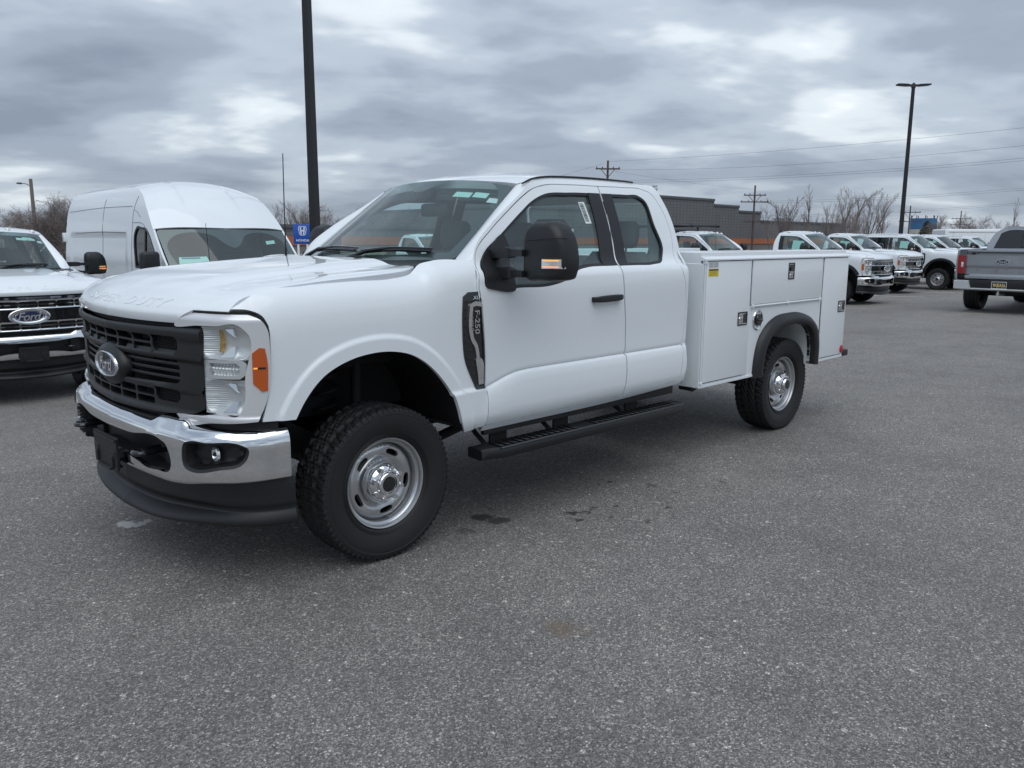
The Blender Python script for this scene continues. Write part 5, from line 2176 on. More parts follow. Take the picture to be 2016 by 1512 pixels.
truck = empty('service_truck', (0, 0, 0), label='white extended cab work truck with a white utility service body and black grille', category='truck')
build_truck(truck, 'black', 'super')
service_body(truck)
running_board(truck)
for y, s in ((.105, -1), (2 * CY - .105, 1)):
    add_wheel(truck, 4.171, y, s, 'rear', spin=1.2)
part('rear_axle', 'raxle', lambda: lathe(tube(MB(), [(4.171, .25, .395), (4.171, 1.78, .395)], .06, 12), [(.0, -.16), (.12, -.12), (.17, 0), (.12, .12), (0, .16)], (4.171, CY, .395), 20, 'y'), 'underbody', truck)
for y in (.52, 1.51):
    part('leaf_spring', f'leaf{y}', lambda: tube(MB(), [(3.45, y, .56), (3.8, y, .47), (4.17, y, .45), (4.5, y, .48), (4.95, y, .60)], .035, 6), 'underbody', truck)
part('hanging_bracket', 'hb', lambda: box(box(tube(MB(), [(3.05, .30, .56), (3.06, .30, .46), (3.12, .32, .45)], .02, 6), 2.95, 3.03, .22, .34, .47, .58, .01), 3.18, 3.26, .25, .34, .50, .58, .01), 'underbody', truck)
# ------------------------------------------------------------------ parked trucks
def park(name, label, x, y, yaw, z=None, group=None, **kw):
    e = empty(name, (x, y, gzf(x, y) if z is None else z), R(yaw), label=label, category='truck')
    if group:
        e['group'] = group
    build_truck(e, **kw)
    return e


def chassis_tail(e, length=3.6, bed=False, ext=0.0):
    for y, s in ((.105, -1), (2 * CY - .105, 1)):
        add_wheel(e, length, y, s, 'dual', True)
    if bed:
        def bedm():
            mb = MB()
            for m in (0, 1):
                t = MB()
                out = [(2.66 + ext, .62, 1), (length - .48, .62, 1), (length - .40, .85), (length - .2, 1.03), (length, 1.08), (length + .2, 1.03), (length + .40, .85), (length + .48, .62, 1), (length + 1.1, .62, 1), (length + 1.1, 1.44, 1), (2.66 + ext, 1.44, 1)]
                patch(t, [out], flat_y(.04), .15, .05, 1)
                if m:
                    t = mirror(t)
                k = mb.n
                mb.V += t.V
                mb.N += t.N
                mb.F += [[tuple(i + k for i in f) for f in c] for c in t.F]
                mb.M += t.M
                mb.n += t.n
                mb.cust = True
            box(mb, 2.66 + ext, 2.70 + ext, .10, 1.93, .75, 1.43)
            box(mb, length + 1.06, length + 1.10, .10, 1.93, .75, 1.43)
            box(mb, 2.70 + ext, length + 1.06, .10, 1.93, .75, .78)
            return mb
        part('cargo_bed', f'bed{length}', bedm, 'white_paint', e)


lt = park('pickup_truck', 'white pickup with chrome barred grille and big oval badge, parked beside the high-roof van', 1.31, 8.26, 88.0, z=-.293, grille='chrome', cab='crew', lights='clear', antenna=False, low_wheels=True)
chassis_tail(lt, 4.06, True, .46)
sticker_l = part('sticker', 'lt_stick', lambda: patch(MB(), [[(-.80, .80, 1), (-.62, .80, 1), (-.62, .87, 1), (-.80, .87, 1)]], fm_ws(-.004), .04, .0005, -1), 'paper_green', lt)

GR = 'white work trucks parked in a row beyond the service truck'
r1 = park('chassis_truck', 'white single cab truck with chrome grille and black arch flares, nearest of the far row', 22.25, 6.75, 91.0, group=GR, grille='chrome', cab='regular', flares=True, wheels='dual', lights='clear', low_wheels=True, detail=False)
chassis_tail(r1, 3.7)
r2 = park('chassis_truck', 'second white truck of the far row, chrome grille half hidden behind the first', 28.4, 8.0, 89.5, group=GR, grille='chrome', cab='regular', flares=True, wheels='dual', lights='clear', low_wheels=True, detail=False)
chassis_tail(r2, 3.7)
r3 = park('chassis_truck', 'white truck with dark rear side window and wide black flare over its grey wheel', 31.9, 7.25, 91.0, group=GR, grille='chrome', cab='crew', flares=True, wheels='dual', lights='clear', low_wheels=True, detail=False)
chassis_tail(r3, 4.5)
r4 = park('chassis_truck', 'white truck showing its windscreen between the dark-windowed truck and the silver pickup', 35.9, 7.6, 90.0, group=GR, grille='chrome', cab='regular', flares=True, wheels='dual', lights='clear', low_wheels=True, detail=False)
chassis_tail(r4, 3.7)
r5 = park('chassis_truck', 'farthest small white truck in front of the long white box trailer', 47.0, 9.5, 90.0, group=GR, grille='chrome', cab='crew', flares=False, wheels='dual', lights='clear', low_wheels=True, detail=False)
chassis_tail(r5, 4.5)
for e_, ad in ((r1, -.62), (r2, 0), (r3, .0), (r4, 0)):
    part('window_sticker', 'wst', lambda: mirror(patch(MB(), [[(1.10, 1.50, 1), (1.46, 1.52, 1), (1.46, 1.78, 1), (1.12, 1.76, 1)]], fm_cab(.024), .06, .001, 1)), 'paper_green', e_)

# white truck whose cab shows above the service body, with a ladder rack on the roof
r0 = park('rack_truck', 'white truck with amber roof lamps and a black ladder rack above the service body', 19.6, 8.6, 89.0, grille='chrome', cab='regular', wheels='dual', lights='amber', low_wheels=True, detail=False)
chassis_tail(r0, 3.7)


def rack():
    mb = MB()
    for y in (.25, 1.78):
        tube(mb, [(1.35, y + (.12 if y < 1 else -.12), 2.17), (1.9, y, 2.20), (2.6, y, 2.20), (4.6, y, 2.20)], .028, 6)
        for x in (2.15, 3.4, 4.5):
            tube(mb, [(x, y, .9), (x, y, 2.2)], .03, 6)
    for x in (1.38, 1.9, 2.6, 3.4, 4.5):
        tube(mb, [(x, .27, 2.20), (x, 1.76, 2.20)], .026, 6)
    tube(mb, [(2.2, .3, 2.05), (2.2, 1.73, 2.05)], .05, 6)
    return mb


part('ladder_rack', 'rackm', rack, 'black_plastic', r0)

# the same makers' work truck standing farther back, seen through the big windscreen
r6 = park('chassis_truck', 'white cab with roof lamps seen through the windscreen of the service truck', 16.5, 17.5, 90.0, grille='chrome', cab='regular', wheels='dual', lights='clear', low_wheels=True, detail=False)
chassis_tail(r6, 3.7)


# ------------------------------------------------------------------ high-roof van
def make_van(label, x, y, yaw, z):
    e = empty('cargo_van', (x, y, z), R(yaw), label=label, category='van')
    W2 = 2.06
    prof = mono([.25, .45, .7, 1.0, 1.5, 1.9, 2.2, 2.4, 2.55, 2.65, 2.72, 2.78], [.10, .045, .015, .0, .010, .034, .070, .110, .165, .235, .33, .50])

    def S(x_, z_):
        n = np.clip((1.5 - x_) / 1.5, 0, 1)
        grv = .010 * sstep(.03, .0, np.abs(z_ - 2.12)) * sstep(2.6, 2.75, x_) + .012 * sstep(1.98, 1.93, z_) * sstep(1.05, 1.12, z_) * sstep(2.75, 2.85, x_) * sstep(5.85, 5.75, x_)
        return prof(z_) + .20 * n ** 2.2 + grv

    def fs(off=0.):
        return lambda a, b: np.stack([a, S(a, b) + off, b], 1)
    mr = lambda mb: mb.mapped(lambda V: V * np.array([1, -1, 1]) + np.array([0, W2, 0]), True)
    arch = lambda c, r: [(c + r, .32, 1)] + [(c + r * math.cos(a), .36 + r * math.sin(a)) for a in np.linspace(.12, math.pi - .12, 9)] + [(c - r, .32, 1)]
    side = [(.22, .30, 1)] + arch(1.02, .42)[::-1] + arch(4.50, .42)[::-1] + [(6.12, .34, 1), (6.14, 1.0), (6.10, 1.8), (6.00, 2.50), (5.90, 2.64, 1), (4.5, 2.66), (3.0, 2.65), (2.65, 2.615), (2.25, 2.50), (1.95, 2.29), (1.66, 2.02, 1), (1.00, 1.365, 1), (.60, 1.22), (.22, 1.08), (.10, .90), (.10, .50)]
    win = [(1.36, 1.46, 1), (1.60, 1.75), (1.84, 1.985), (1.95, 2.04), (2.10, 2.05), (2.36, 2.05), (2.42, 2.0), (2.42, 1.46, 1)]
    k = 'V_'
    for s in (0, 1):
        m = (lambda q: q) if s == 0 else mr
        part('body_side', f'{k}side{s}', lambda: m(patch(MB(), [side, win], fs(), .07, .03, 1)), 'white_paint', e)
        g = part('door_window', f'{k}win{s}', lambda: m(patch(MB(), [win], fs(.02), .1, .004, 1)), 'tinted_glass', e)
        part('window_trim', f'{k}trim{s}', lambda: m(ring(ring(MB(), win, .035, fs(.004), .05, .02), [(1.98, 1.46, 1), (2.02, 1.46, 1), (2.02, 2.04, 1), (1.98, 2.04, 1)], .019, fs(.008), .05, .01)), 'black_plastic', e)

        def seams():
            mb = MB()
            for L in ([(2.55, .5), (2.55, 1.4), (2.53, 2.0), (2.50, 2.35), (2.42, 2.50)], [(2.6, 2.36), (4.0, 2.37), (5.95, 2.34)], [(2.5, 2.30), (2.35, 2.27), (2.2, 2.19)], [(2.85, 1.975), (4.0, 1.99), (5.5, 1.97)], [(3.98, .5), (3.98, 1.5), (3.97, 2.0), (3.96, 2.5)], [(1.40, 1.44), (2.1, 2.10), (2.5, 2.12)]):
                D = smooth_loop(L, .05, closed=False)
                tube(mb, fs(-.0005)(D[:, 0], D[:, 1]), .0045, 4)
            return mb
        part('panel_seams', f'{k}seam{s}', lambda: m(seams()), mat('seam_grey', (.16, .17, .18), .6), e)

        def mir():
            mb = MB()
            box(mb, 1.12, 1.30, -.30, -.06, 1.40, 1.72, .05, 3)
            tube(mb, [(1.25, -.10, 1.42), (1.33, .06, 1.44)], .035, 8)
            return mb
        part('side_mirror', f'{k}mir{s}', lambda: m(mir()), 'black_plastic', e)

    zc_ = mono([1.50, 1.75, 2.0, 2.3, 2.65, 3.1, 4.5, 5.6, 5.90, 6.08], [2.045, 2.30, 2.50, 2.655, 2.745, 2.775, 2.79, 2.785, 2.76, 2.68])
    ze_ = mono([1.50, 1.66, 1.95, 2.25, 2.65, 3.0, 4.5, 5.90, 6.08], [1.865, 2.022, 2.29, 2.50, 2.615, 2.65, 2.66, 2.64, 2.58])

    def froof(a, b):
        """a along, b across (-1..1); the edges lie on the body sides"""
        xs_ = a + .16 * b ** 2 * sstep(2.6, 1.5, a)
        e_ = ze_(xs_)
        hw = W2 / 2 - S(xs_, e_)
        rib = .010 * sstep(.06, .02, np.abs(np.abs(b) - .42)) * sstep(1.7, 1.9, a)
        return np.stack([xs_, W2 / 2 + b * hw, e_ + (zc_(xs_) - e_) * (1 - np.abs(b) ** 2.4) - rib], 1)
    part('roof', k + 'roof', lambda: patch(MB(), [[(1.50, -1, 1), (1.50, 1, 1), (5.95, 1, 1), (6.04, 0), (5.95, -1, 1)]], froof, .06, .02, 1), 'white_paint', e)

    def fws(off=0.):
        def f(a, b):
            half = W2 / 2 - (.045 + .022 * b)
            q = a ** 2
            xx = .74 + .76 * b + q * (.25 - .09 * b)
            zz = 1.30 + .74 * b + q * (.06 - .08 * b) + .03 * b * (1 - b)
            return np.stack([xx - .7 * off, W2 / 2 + a * half, zz + .7 * off], 1)
        return f
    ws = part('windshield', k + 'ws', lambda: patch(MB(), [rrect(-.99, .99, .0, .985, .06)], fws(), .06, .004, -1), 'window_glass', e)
    fr_in = [(-.86, .10, 1), (0, .07), (.86, .10, 1), (.88, .75), (.80, .84), (.24, .85), (.10, .68), (.0, .62), (-.10, .68), (-.24, .85), (-.80, .84), (-.88, .75)]
    part('glass_border', k + 'frit', lambda: patch(MB(), [smooth_loop(rrect(-.99, .99, .0, .985, .06), .05), smooth_loop(fr_in, .05)], fws(-.004), .05, 0, -1, dense=True), 'frit', ws)
    part('window_sheet', k + 'sheet', lambda: patch(MB(), [[(.44, .30, 1), (.86, .27, 1), (.83, .44, 1), (.46, .47, 1)]], fws(-.02), .06, .001, -1), 'paper_green', ws)
    part('sheet_heading', k + 'sheet2', lambda: patch(MB(), [[(.56, .425, 1), (.80, .41, 1), (.80, .432, 1), (.56, .447, 1)]], fws(-.017), .06, .0005, -1), 'ink_blue', ws)
    part('sticker', k + 'stick', lambda: patch(MB(), [[(-.72, .70, 1), (-.55, .68, 1), (-.56, .75, 1), (-.73, .77, 1)]], fws(-.006), .06, .0005, -1), 'paper_green', ws)

    def hood(a, b):
        u = np.abs(b - W2 / 2) / .9
        return np.stack([a + .20 * u ** 2, b, np.interp(a, [.0, .08, .25, .80], [.98, 1.08, 1.17, 1.315]) - .06 * u ** 3], 1)
    part('hood', k + 'hood', lambda: patch(MB(), [[(.0, .24, 1), (.0, W2 - .24, 1), (.78, W2 - .16, 1), (.74, W2 / 2), (.78, .16, 1)]], hood, .06, .02, 1), 'white_paint', e)

    def fas(a, b):
        u = np.abs(a - W2 / 2) / .93
        return np.stack([np.interp(b, [.25, .45, .9, 1.0], [.03, -.05, -.02, .02]) + .24 * u ** 3, a, b], 1)
    part('front_fascia', k + 'fas', lambda: patch(MB(), [rrect(.10, W2 - .10, .28, 1.0, .05), rrect(.55, W2 - .55, .55, .92, .05)], fas, .06, .03, -1), 'white_paint', e)
    part('grille', k + 'gri', lambda: patch(MB(), [rrect(.5, W2 - .5, .5, .95, .03)], lambda a, b: fas(a, b) + np.array([.04, 0, 0]), .1, .02, -1), 'black_plastic', e)
    for s in (0, 1):
        m = (lambda q: q) if s == 0 else mr
        part('headlight', f'{k}hl{s}', lambda: m(patch(MB(), [[(.16, .72, 1), (.48, .70, 1), (.50, .90, 1), (.20, 1.0, 1)]], lambda a, b: fas(a, b) - np.array([.012, 0, 0]), .05, .02, -1)), 'lamp_silver', e)
    part('rear_doors', k + 'rear', lambda: patch(MB(), [[(.04, .35, 1), (W2 - .04, .35, 1), (W2 - .01, 1.0), (W2 - .06, 1.9), (W2 - .22, 2.5), (W2 - .32, 2.62, 1), (.32, 2.62, 1), (.22, 2.5), (.06, 1.9), (.01, 1.0)]], lambda a, b: np.stack([np.interp(b, [.3, 1.0, 1.8, 2.65], [6.12, 6.14, 6.10, 5.92]), a, b], 1), .1, .03, 1), 'white_paint', e)
    part('door_hinge', k + 'hin', lambda: mr(box(MB(), 6.06, 6.18, -.01, .05, 1.82, 1.98, .01)), 'white_paint', e)
    part('dashboard', k + 'dash', lambda: box(box(MB(), .95, 1.45, .18, W2 - .18, .9, 1.30, .04), 2.5, 2.54, .15, W2 - .15, .5, 2.4), 'dash_dark', e)
    for yc in (.52, 1.54):
        part('seat', f'{k}seat{yc}', lambda: seat_mesh(2.25, yc).mapped(lambda V: V + np.array([0, 0, .12])), 'seat_grey', e)
    part('floor', k + 'fl', lambda: box(MB(), .3, 6.5, .1, W2 - .1, .40, .48), 'underbody', e)
    part('antenna', k + 'ant', lambda: tube(MB(), [(.86, 1.55, 1.28), (.90, 1.55, 1.70), (.95, 1.55, 2.10)], [.006, .005, .004], 6), 'black_plastic', e)
    for xx in (1.02, 4.50):
        for yy, s in ((.10, -1), (W2 - .10, 1)):
            w = add_wheel(e, xx, yy, s, 'dual', True, z=.36)
            w.scale = (.9, .9, .9)
    return e


make_van('white high-roof cargo van with green price sheet in its windscreen', 4.16, 6.85, 87.6, -.29)


# ------------------------------------------------------------------ silver pickup seen from behind
def silver_pickup():
    e = empty('pickup_truck', (19.0, 2.32, -.062), R(177.5), label='silver pickup seen from behind with black plate 9NEA56 and red tail lamp', category='truck')
    c = 0.0      # centreline y = 0 ; x = 0 tailgate face, -x forwards
    k = 'F_'
    mat('silver_lower', (.60, .62, .63), .30, metal=.3, coat=.6)

    def gate(off=0.):
        def f(y, z):
            w = .012 * sstep(1.36, 1.40, z) - .018 * sstep(1.10, 1.04, z) * sstep(.86, .90, z) * sstep(.86, .80, np.abs(y))
            return np.stack([.0 + w - .03 * (np.abs(y) / .8) ** 4 + off - .10 * np.clip((z - 1.40) / .08, 0, 1) ** 2, y, z], 1)
        return f
    g = part('tailgate', k + 'gate', lambda: patch(MB(), [rrect(-.795, .795, .80, 1.47, .02)], gate(), .025, .03, 1), 'silver_paint', e)
    part('gate_band', k + 'band', lambda: patch(MB(), [[(-.79, 1.455, 1), (.79, 1.455, 1), (.79, 1.37, 1), (.55, 1.37), (.50, 1.395, 1), (-.50, 1.395, 1), (-.55, 1.37), (-.79, 1.37, 1)]], gate(.004), .04, .004, 1), 'black_gloss', g)

    for ch, u0, wd in (('F', -.47, .17), ('-', -.28, .10), ('1', -.13, .07), ('5', .13, .22), ('0', .44, .24)):
        def stamp():
            return text_on(MB(), ch, .11 if ch != '-' else .022, lambda u, v, d: tuple(gate(.0)(np.array([u + u0]), np.array([1.015 + v]))[0] + np.array([d - .002, 0, 0])), 0., .01, .006, width=wd)
        part('stamped_letter', k + 'stamp' + ch, stamp, 'silver_paint', g)

    def oval(kx, hw, hh):
        return lambda: patch(MB(), [ell(0, 1.20, hw, hh, 40)], gate(kx), .03, .012, 1)
    part('emblem', k + 'em0', oval(.012, .145, .058), 'chrome', g)
    part('emblem_face', k + 'em1', oval(.0145, .128, .046), 'black_gloss', g)

    def scr():
        mb = MB()
        text_on(mb, 'Ford', .06, lambda u, v, d: (.013 + d, u, 1.20 + v), .35, .012, .004, width=.19, spacing=.92)
        return mb
    part('emblem_script', k + 'em2', scr, 'chrome', g)
    for s in (-1, 1):
        def bedside():
            mb = MB()
            yo = lambda x_, z_: s * (1.0 - .02 * np.clip((z_ - 1.1) / .35, 0, 1) ** 2 - .03 * np.clip((.8 - z_) / .25, 0, 1) ** 2)
            out = [(.0, .78, 1), (.0, 1.47, 1), (-1.75, 1.49, 1), (-1.75, .62, 1), (-1.62, .62, 1), (-1.56, .85), (-1.38, 1.02), (-1.15, 1.06), (-.92, 1.02), (-.74, .85), (-.68, .66, 1)]
            patch(mb, [out], lambda x_, z_: np.stack([x_, yo(x_, z_), z_], 1), .06, .05, -s)
            return mb
        part('bed_side', f'{k}bs{s}', bedside, 'silver_paint', e)
        def tl():
            mb = MB()
            S_ = []
            for z in (.915, .92, 1.10, 1.33, 1.335):
                kq = 1.0 if .918 < z < 1.334 else .9
                S_.append(np.array([(.012, s * .800, z), (.016, s * .90, z), (-.005, s * .985, z), (-.05, s * 1.006, z), (-.22 * kq, s * 1.006, z), (-.22 * kq, s * .90, z), (-.05, s * .80, z)]))
            loft(mb, S_)
            return mb
        t_ = part('tail_lamp', f'{k}tl{s}', tl, 'red_lens', e)
        part('reverse_lamp', f'{k}rl{s}', lambda: box(MB(), -.02, .019, min(s * .83, s * .88), max(s * .83, s * .88), 1.06, 1.18, .006), 'bezel_silver', t_)
    bp = part('rear_bumper', k + 'bump', lambda: loft(MB(), [np.array([(x_ + .10, y_, z0), (x_ + .14, y_, z0 + .03), (x_ + .14, y_, z1 - .02), (x_ + .10, y_, z1), (-.10, y_, z1), (-.10, y_, z0)]) for x_, y_, z0, z1 in ((-.10, -1.0, .56, .74), (-.02, -.97, .535, .755), (.0, -.80, .53, .755), (.0, -.66, .53, .75), (.0, -.60, .53, .585), (.0, .60, .53, .585), (.0, .66, .53, .75), (.0, .80, .53, .755), (-.02, .97, .535, .755), (-.10, 1.0, .56, .74))]), 'silver_lower', e)
    part('bumper_step', k + 'step', lambda: box(MB(), -.05, .085, -.64, .64, .58, .775, .01), 'black_plastic', bp)
    pl = part('licence_plate', k + 'plate', lambda: box(MB(), .088, .094, -.157, .157, .585, .745, .004), 'black_gloss', bp)

    def plt():
        mb = MB()
        text_on(mb, '9NEA56', .085, lambda u, v, d: (.0945 + d, u, .662 + v), 0., .012, .002, width=.255)
        return mb
    part('plate_lettering', k + 'platet', plt, mat('plate_gold', (.75, .58, .22), .5), pl_parent(bp))
    part('plate_frame', k + 'platef', lambda: patch(MB(), [rrect(-.16, .16, .582, .748, .012), rrect(-.148, .148, .596, .734, .006)], lambda y_, z_: np.stack([np.full(len(y_), .097), y_, z_], 1), .05, .006, 1), 'bezel_silver', bp)
    part('tow_hitch', k + 'hitch', lambda: tube(tube(MB(), [(-.3, 0, .46), (.12, 0, .46)], .035, 8), [(.10, 0, .46), (.10, 0, .53)], .024, 8), 'steel_wheel', e)
    part('chassis', k + 'chas', lambda: box(box(tube(MB(), [(-1.15, -.8, .42), (-1.15, .8, .42)], .07, 10), -3.9, -.1, -.55, -.45, .48, .62), -3.9, -.1, .45, .55, .48, .62), 'underbody', e)
    part('spare_wheel', k + 'spare', lambda: lathe(MB(), [(0, 0), (.34, 0), (.38, .06), (.38, .14), (.34, .2), (0, .2)], (-.75, 0, .42), 32, 'z'), 'rubber', e)
    part('bed_floor', k + 'bedf', lambda: box(MB(), -1.74, -.03, -.95, .95, .86, .90), 'underbody', e)
    # cab
    S = []
    for x_, hw, z0, z1 in ((-1.80, .985, .55, 1.46), (-1.80, .985, .55, 1.46),):
        pass
    def cabm():
        mb = MB()
        back = [(-.98, .60, 1), (.98, .60, 1), (.985, 1.2), (.96, 1.46), (.80, 1.90), (.70, 1.975), (0, 2.005), (-.70, 1.975), (-.80, 1.90), (-.96, 1.46), (-.985, 1.2)]
        win_ = [(-.80, 1.49, 1), (.80, 1.49, 1), (.70, 1.86, 1), (.63, 1.90), (0, 1.925), (-.63, 1.90), (-.70, 1.86, 1)]
        fb = lambda y_, z_: np.stack([-1.80 - .22 * np.clip((z_ - 1.46) / .5, 0, 1.1), y_, z_], 1)
        patch(mb, [back, win_], fb, .06, .02, 1)
        return mb
    part('cab_back', k + 'cab', cabm, 'silver_paint', e)
    bg_ = part('back_window', k + 'bw', lambda: patch(MB(), [[(-.81, 1.48, 1), (.81, 1.48, 1), (.70, 1.88, 1), (.63, 1.91), (0, 1.935), (-.63, 1.91), (-.70, 1.88, 1)]], lambda y_, z_: np.stack([-1.812 - .22 * np.clip((z_ - 1.46) / .5, 0, 1.1), y_, z_], 1), .08, .004, 1), 'tinted_glass', e)
    part('window_slider', k + 'slid', lambda: patch(MB(), [rrect(-.22, .22, 1.52, 1.84, .02), rrect(-.20, .20, 1.54, 1.82, .02)], lambda y_, z_: np.stack([-1.802 - .22 * np.clip((z_ - 1.46) / .5, 0, 1.1), y_, z_], 1), .05, .004, 1), 'black_plastic', bg_)

    def shell():
        mb = MB()
        S_ = []
        for x_, hw, zt, zb in ((-2.06, .71, 1.985, 1.40), (-2.2, .72, 1.99, 1.40), (-3.2, .72, 2.0, 1.4), (-3.9, .68, 1.93, 1.4), (-4.55, .75, 1.45, 1.35), (-5.55, .80, 1.25, 1.1), (-5.70, .80, .9, .6)):
            S_.append(np.array([(x_, -.985, .5), (x_, -.985, 1.15 if zt > 1.3 else .9), (x_, -.95, min(1.46, zt - .02)), (x_, -hw, zt - .03), (x_, -hw * .8, zt), (x_, 0, zt + .02), (x_, hw * .8, zt), (x_, hw, zt - .03), (x_, .95, min(1.46, zt - .02)), (x_, .985, 1.15 if zt > 1.3 else .9), (x_, .985, .5)]))
        loft(mb, S_)
        return mb
    part('cab_and_hood', k + 'shell', shell, 'silver_paint', e)
    for s in (-1, 1):
        part('side_window', f'{k}sw{s}', lambda: patch(MB(), [[(-2.15, 1.50, 1), (-4.1, 1.50, 1), (-3.75, 1.80), (-3.4, 1.88), (-2.25, 1.90, 1)]], lambda x_, z_: np.stack([x_, s * (.962 - (z_ - 1.46) * .50 + .012), z_], 1), .1, .004, -s), 'tinted_glass', e)
        def mir():
            return box(MB(), -4.15, -3.97, min(s * 1.0, s * 1.24), max(s * 1.0, s * 1.24), 1.40, 1.64, .03)
        part('side_mirror', f'{k}m{s}', mir, 'black_plastic', e)
    part('roof_antenna', k + 'fin', lambda: loft(MB(), [np.array([(-2.45 + q * .5, -.03 + q * .02, 2.0 + q), (-2.25 - q * .3, -.03 + q * .02, 2.0 + q), (-2.25 - q * .3, .03 - q * .02, 2.0 + q), (-2.45 + q * .5, .03 - q * .02, 2.0 + q)]) for q in (0, .03, .055)]), 'black_gloss', e)
    part('brake_lamp', k + 'bl', lambda: box(MB(), -2.03, -1.985, -.16, .16, 1.945, 1.975, .004), 'red_lens', e)
    for xx in (-1.15, -4.85):
        for yy, s in ((-.99, -1), (.99, 1)):
            w = add_wheel(e, xx, yy, s, 'dual', True, z=.415)
            w.scale = (1.045, 1.25, 1.045)
    return e


def pl_parent(bp):
    return bp


silver_pickup()


# ------------------------------------------------------------------ long white box trailer beyond the trucks
def trailer():
    e = empty('box_trailer', (79.5, 23.4, -.45), R(-44.5), label='long white box trailer with rounded front standing behind the far trucks', category='trailer')
    def bodym():
        mb = MB()
        S = []
        for x, k in ((-.0, .93), (.12, .985), (.45, 1.0), (11.4, 1.0), (11.5, .99)):
            z0, z1 = .95, 3.10
            hw = 1.25
            S.append(np.array([(x, -hw * k, z0), (x, -hw * k, z1 - .22), (x, -(hw - .05) * k, z1 - .06), (x, -(hw - .16) * k, z1 * (.5 + .5 * k)), (x, (hw - .16) * k, z1 * (.5 + .5 * k)), (x, (hw - .05) * k, z1 - .06), (x, hw * k, z1 - .22), (x, hw * k, z0)]))
        loft(mb, S)
        return mb
    part('box', 'TR_b', bodym, 'white_enamel', e)
    part('top_rail', 'TR_r', lambda: box(MB(), .3, 11.4, -1.275, -1.252, 2.80, 2.90, .004), 'bezel_silver', e)
    part('chassis', 'TR_c', lambda: box(MB(), .3, 11.2, -.6, .6, .62, .93), 'underbody', e)
    for xx in (8.8, 9.9):
        for yy, s in ((-1.22, -1), (1.22, 1)):
            w = add_wheel(e, xx, yy, s, 'dual', True, z=.47)
            w.scale = (1.18, 1.1, 1.18)
    return e


trailer()
# ------------------------------------------------------------------ bare trees
mat('bark', (.085, .070, .060), .9, bump=(30., .4, 4.), vary=(3., .3))
mat('bark_grey', (.17, .15, .138), .9, bump=(30., .4, 4.), vary=(3., .3))
mat('twig', (.105, .078, .066), .9)
mat('twig_grey', (.22, .185, .17), .9)
mat('needles', (.020, .030, .016), .8)


def tree_geo(seed, h, spread=.45, n1=8, upright=.75, trunk_frac=.28, stems=1, dens=1.0, r0=None):
    """unit tree in metres: returns (trunk+limbs MB, twigs MB)"""
    rg = random.Random(seed)
    A, B = ([], []), ([], [])
    r0 = r0 or h * .016

    def seg(T, pts, rr, n):
        V, F = T
        k = len(V)
        m = len(pts)
        for i, p in enumerate(pts):
            d = (pts[min(i + 1, m - 1)] - pts[max(i - 1, 0)]).normalized()
            a = d.orthogonal().normalized()
            b = d.cross(a)
            for j in range(n):
                t = 2 * math.pi * j / n
                V.append(tuple(p + rr[i] * (math.cos(t) * a + math.sin(t) * b)))
        for i in range(m - 1):
            for j in range(n):
                F.append((k + i * n + j, k + i * n + (j + 1) % n, k + (i + 1) * n + (j + 1) % n, k + (i + 1) * n + j))

    def limb(p, d, L, r, lv):
        ns = 5 if lv == 0 else (4 if lv < 3 else 3)
        pts = [p]
        dd = d.copy()
        st = L / (ns - 1)
        for i in range(ns - 1):
            dd = (dd + Vector((rg.gauss(0, .045 if lv == 0 else .12), rg.gauss(0, .045 if lv == 0 else .12), rg.gauss(.05, .08) * (1 if lv else .3)))).normalized()
            pts.append(pts[-1] + dd * st)
        tip = .45 if lv < 3 else .3
        rr = [r * (1 - (1 - tip) * i / (ns - 1)) for i in range(ns)]
        seg(A if lv < 2 else B, pts, rr, 6 if lv == 0 else (4 if lv < 2 else 3))
        if lv == 4:
            return
        cnt = [n1, int(7 * dens), int(6 * dens), 4][lv]
        for c in range(cnt):
            f = (trunk_frac + (1 - trunk_frac) * (c + rg.random()) / cnt) if lv == 0 else (.18 + .82 * (c + rg.random()) / cnt)
            f = min(f, 1)
            i = min(int(f * (ns - 1)), ns - 2)
            q = pts[i].lerp(pts[i + 1], f * (ns - 1) - i)
            base = (pts[i + 1] - pts[i]).normalized()
            az = rg.random() * 6.283
            side = base.orthogonal().normalized()
            side.rotate(Matrix.Rotation(az, 3, base))
            ang = rg.uniform(.45, .95) * (1.1 if lv else 1.0) * (1.5 - upright)
            nd_ = (base * math.cos(ang) + side * math.sin(ang) + Vector((0, 0, .10 * upright))).normalized()
            if lv == 0:
                l2 = h * spread * rg.uniform(.7, 1.15) * (1.15 - .55 * f)
            else:
                l2 = L * rg.uniform(.42, .68) * (1.1 - .35 * f)
            limb(q, nd_, l2, max(rr[i] * rg.uniform(.42, .6), .008), lv + 1)
    for s in range(stems):
        d = Vector((rg.gauss(0, .05), rg.gauss(0, .05), 1)) if stems == 1 else Vector((rg.gauss(0, .28), rg.gauss(0, .28), 1))
        limb(Vector((rg.gauss(0, .08) * (stems > 1), rg.gauss(0, .08) * (stems > 1), -.1)), d.normalized(), h * (.80 if stems == 1 else .72) * rg.uniform(.92, 1.05), r0 * (1 if stems == 1 else .65), 0)
    out = []
    for V, F in (A, B):
        mb = MB()
        mb.add(V, F)
        out.append(mb)
    # the stated height is what the tree reaches
    top = max(max(v[2] for v in A[0]), max(v[2] for v in B[0]))
    for mb in out:
        mb.V[0] = mb.V[0] * (h / top)
    return out


TREES = {}


def tree_proto(key, *a, **k):
    TREES[key] = [m.mesh('tree_' + key) for m in tree_geo(*a, **k)]


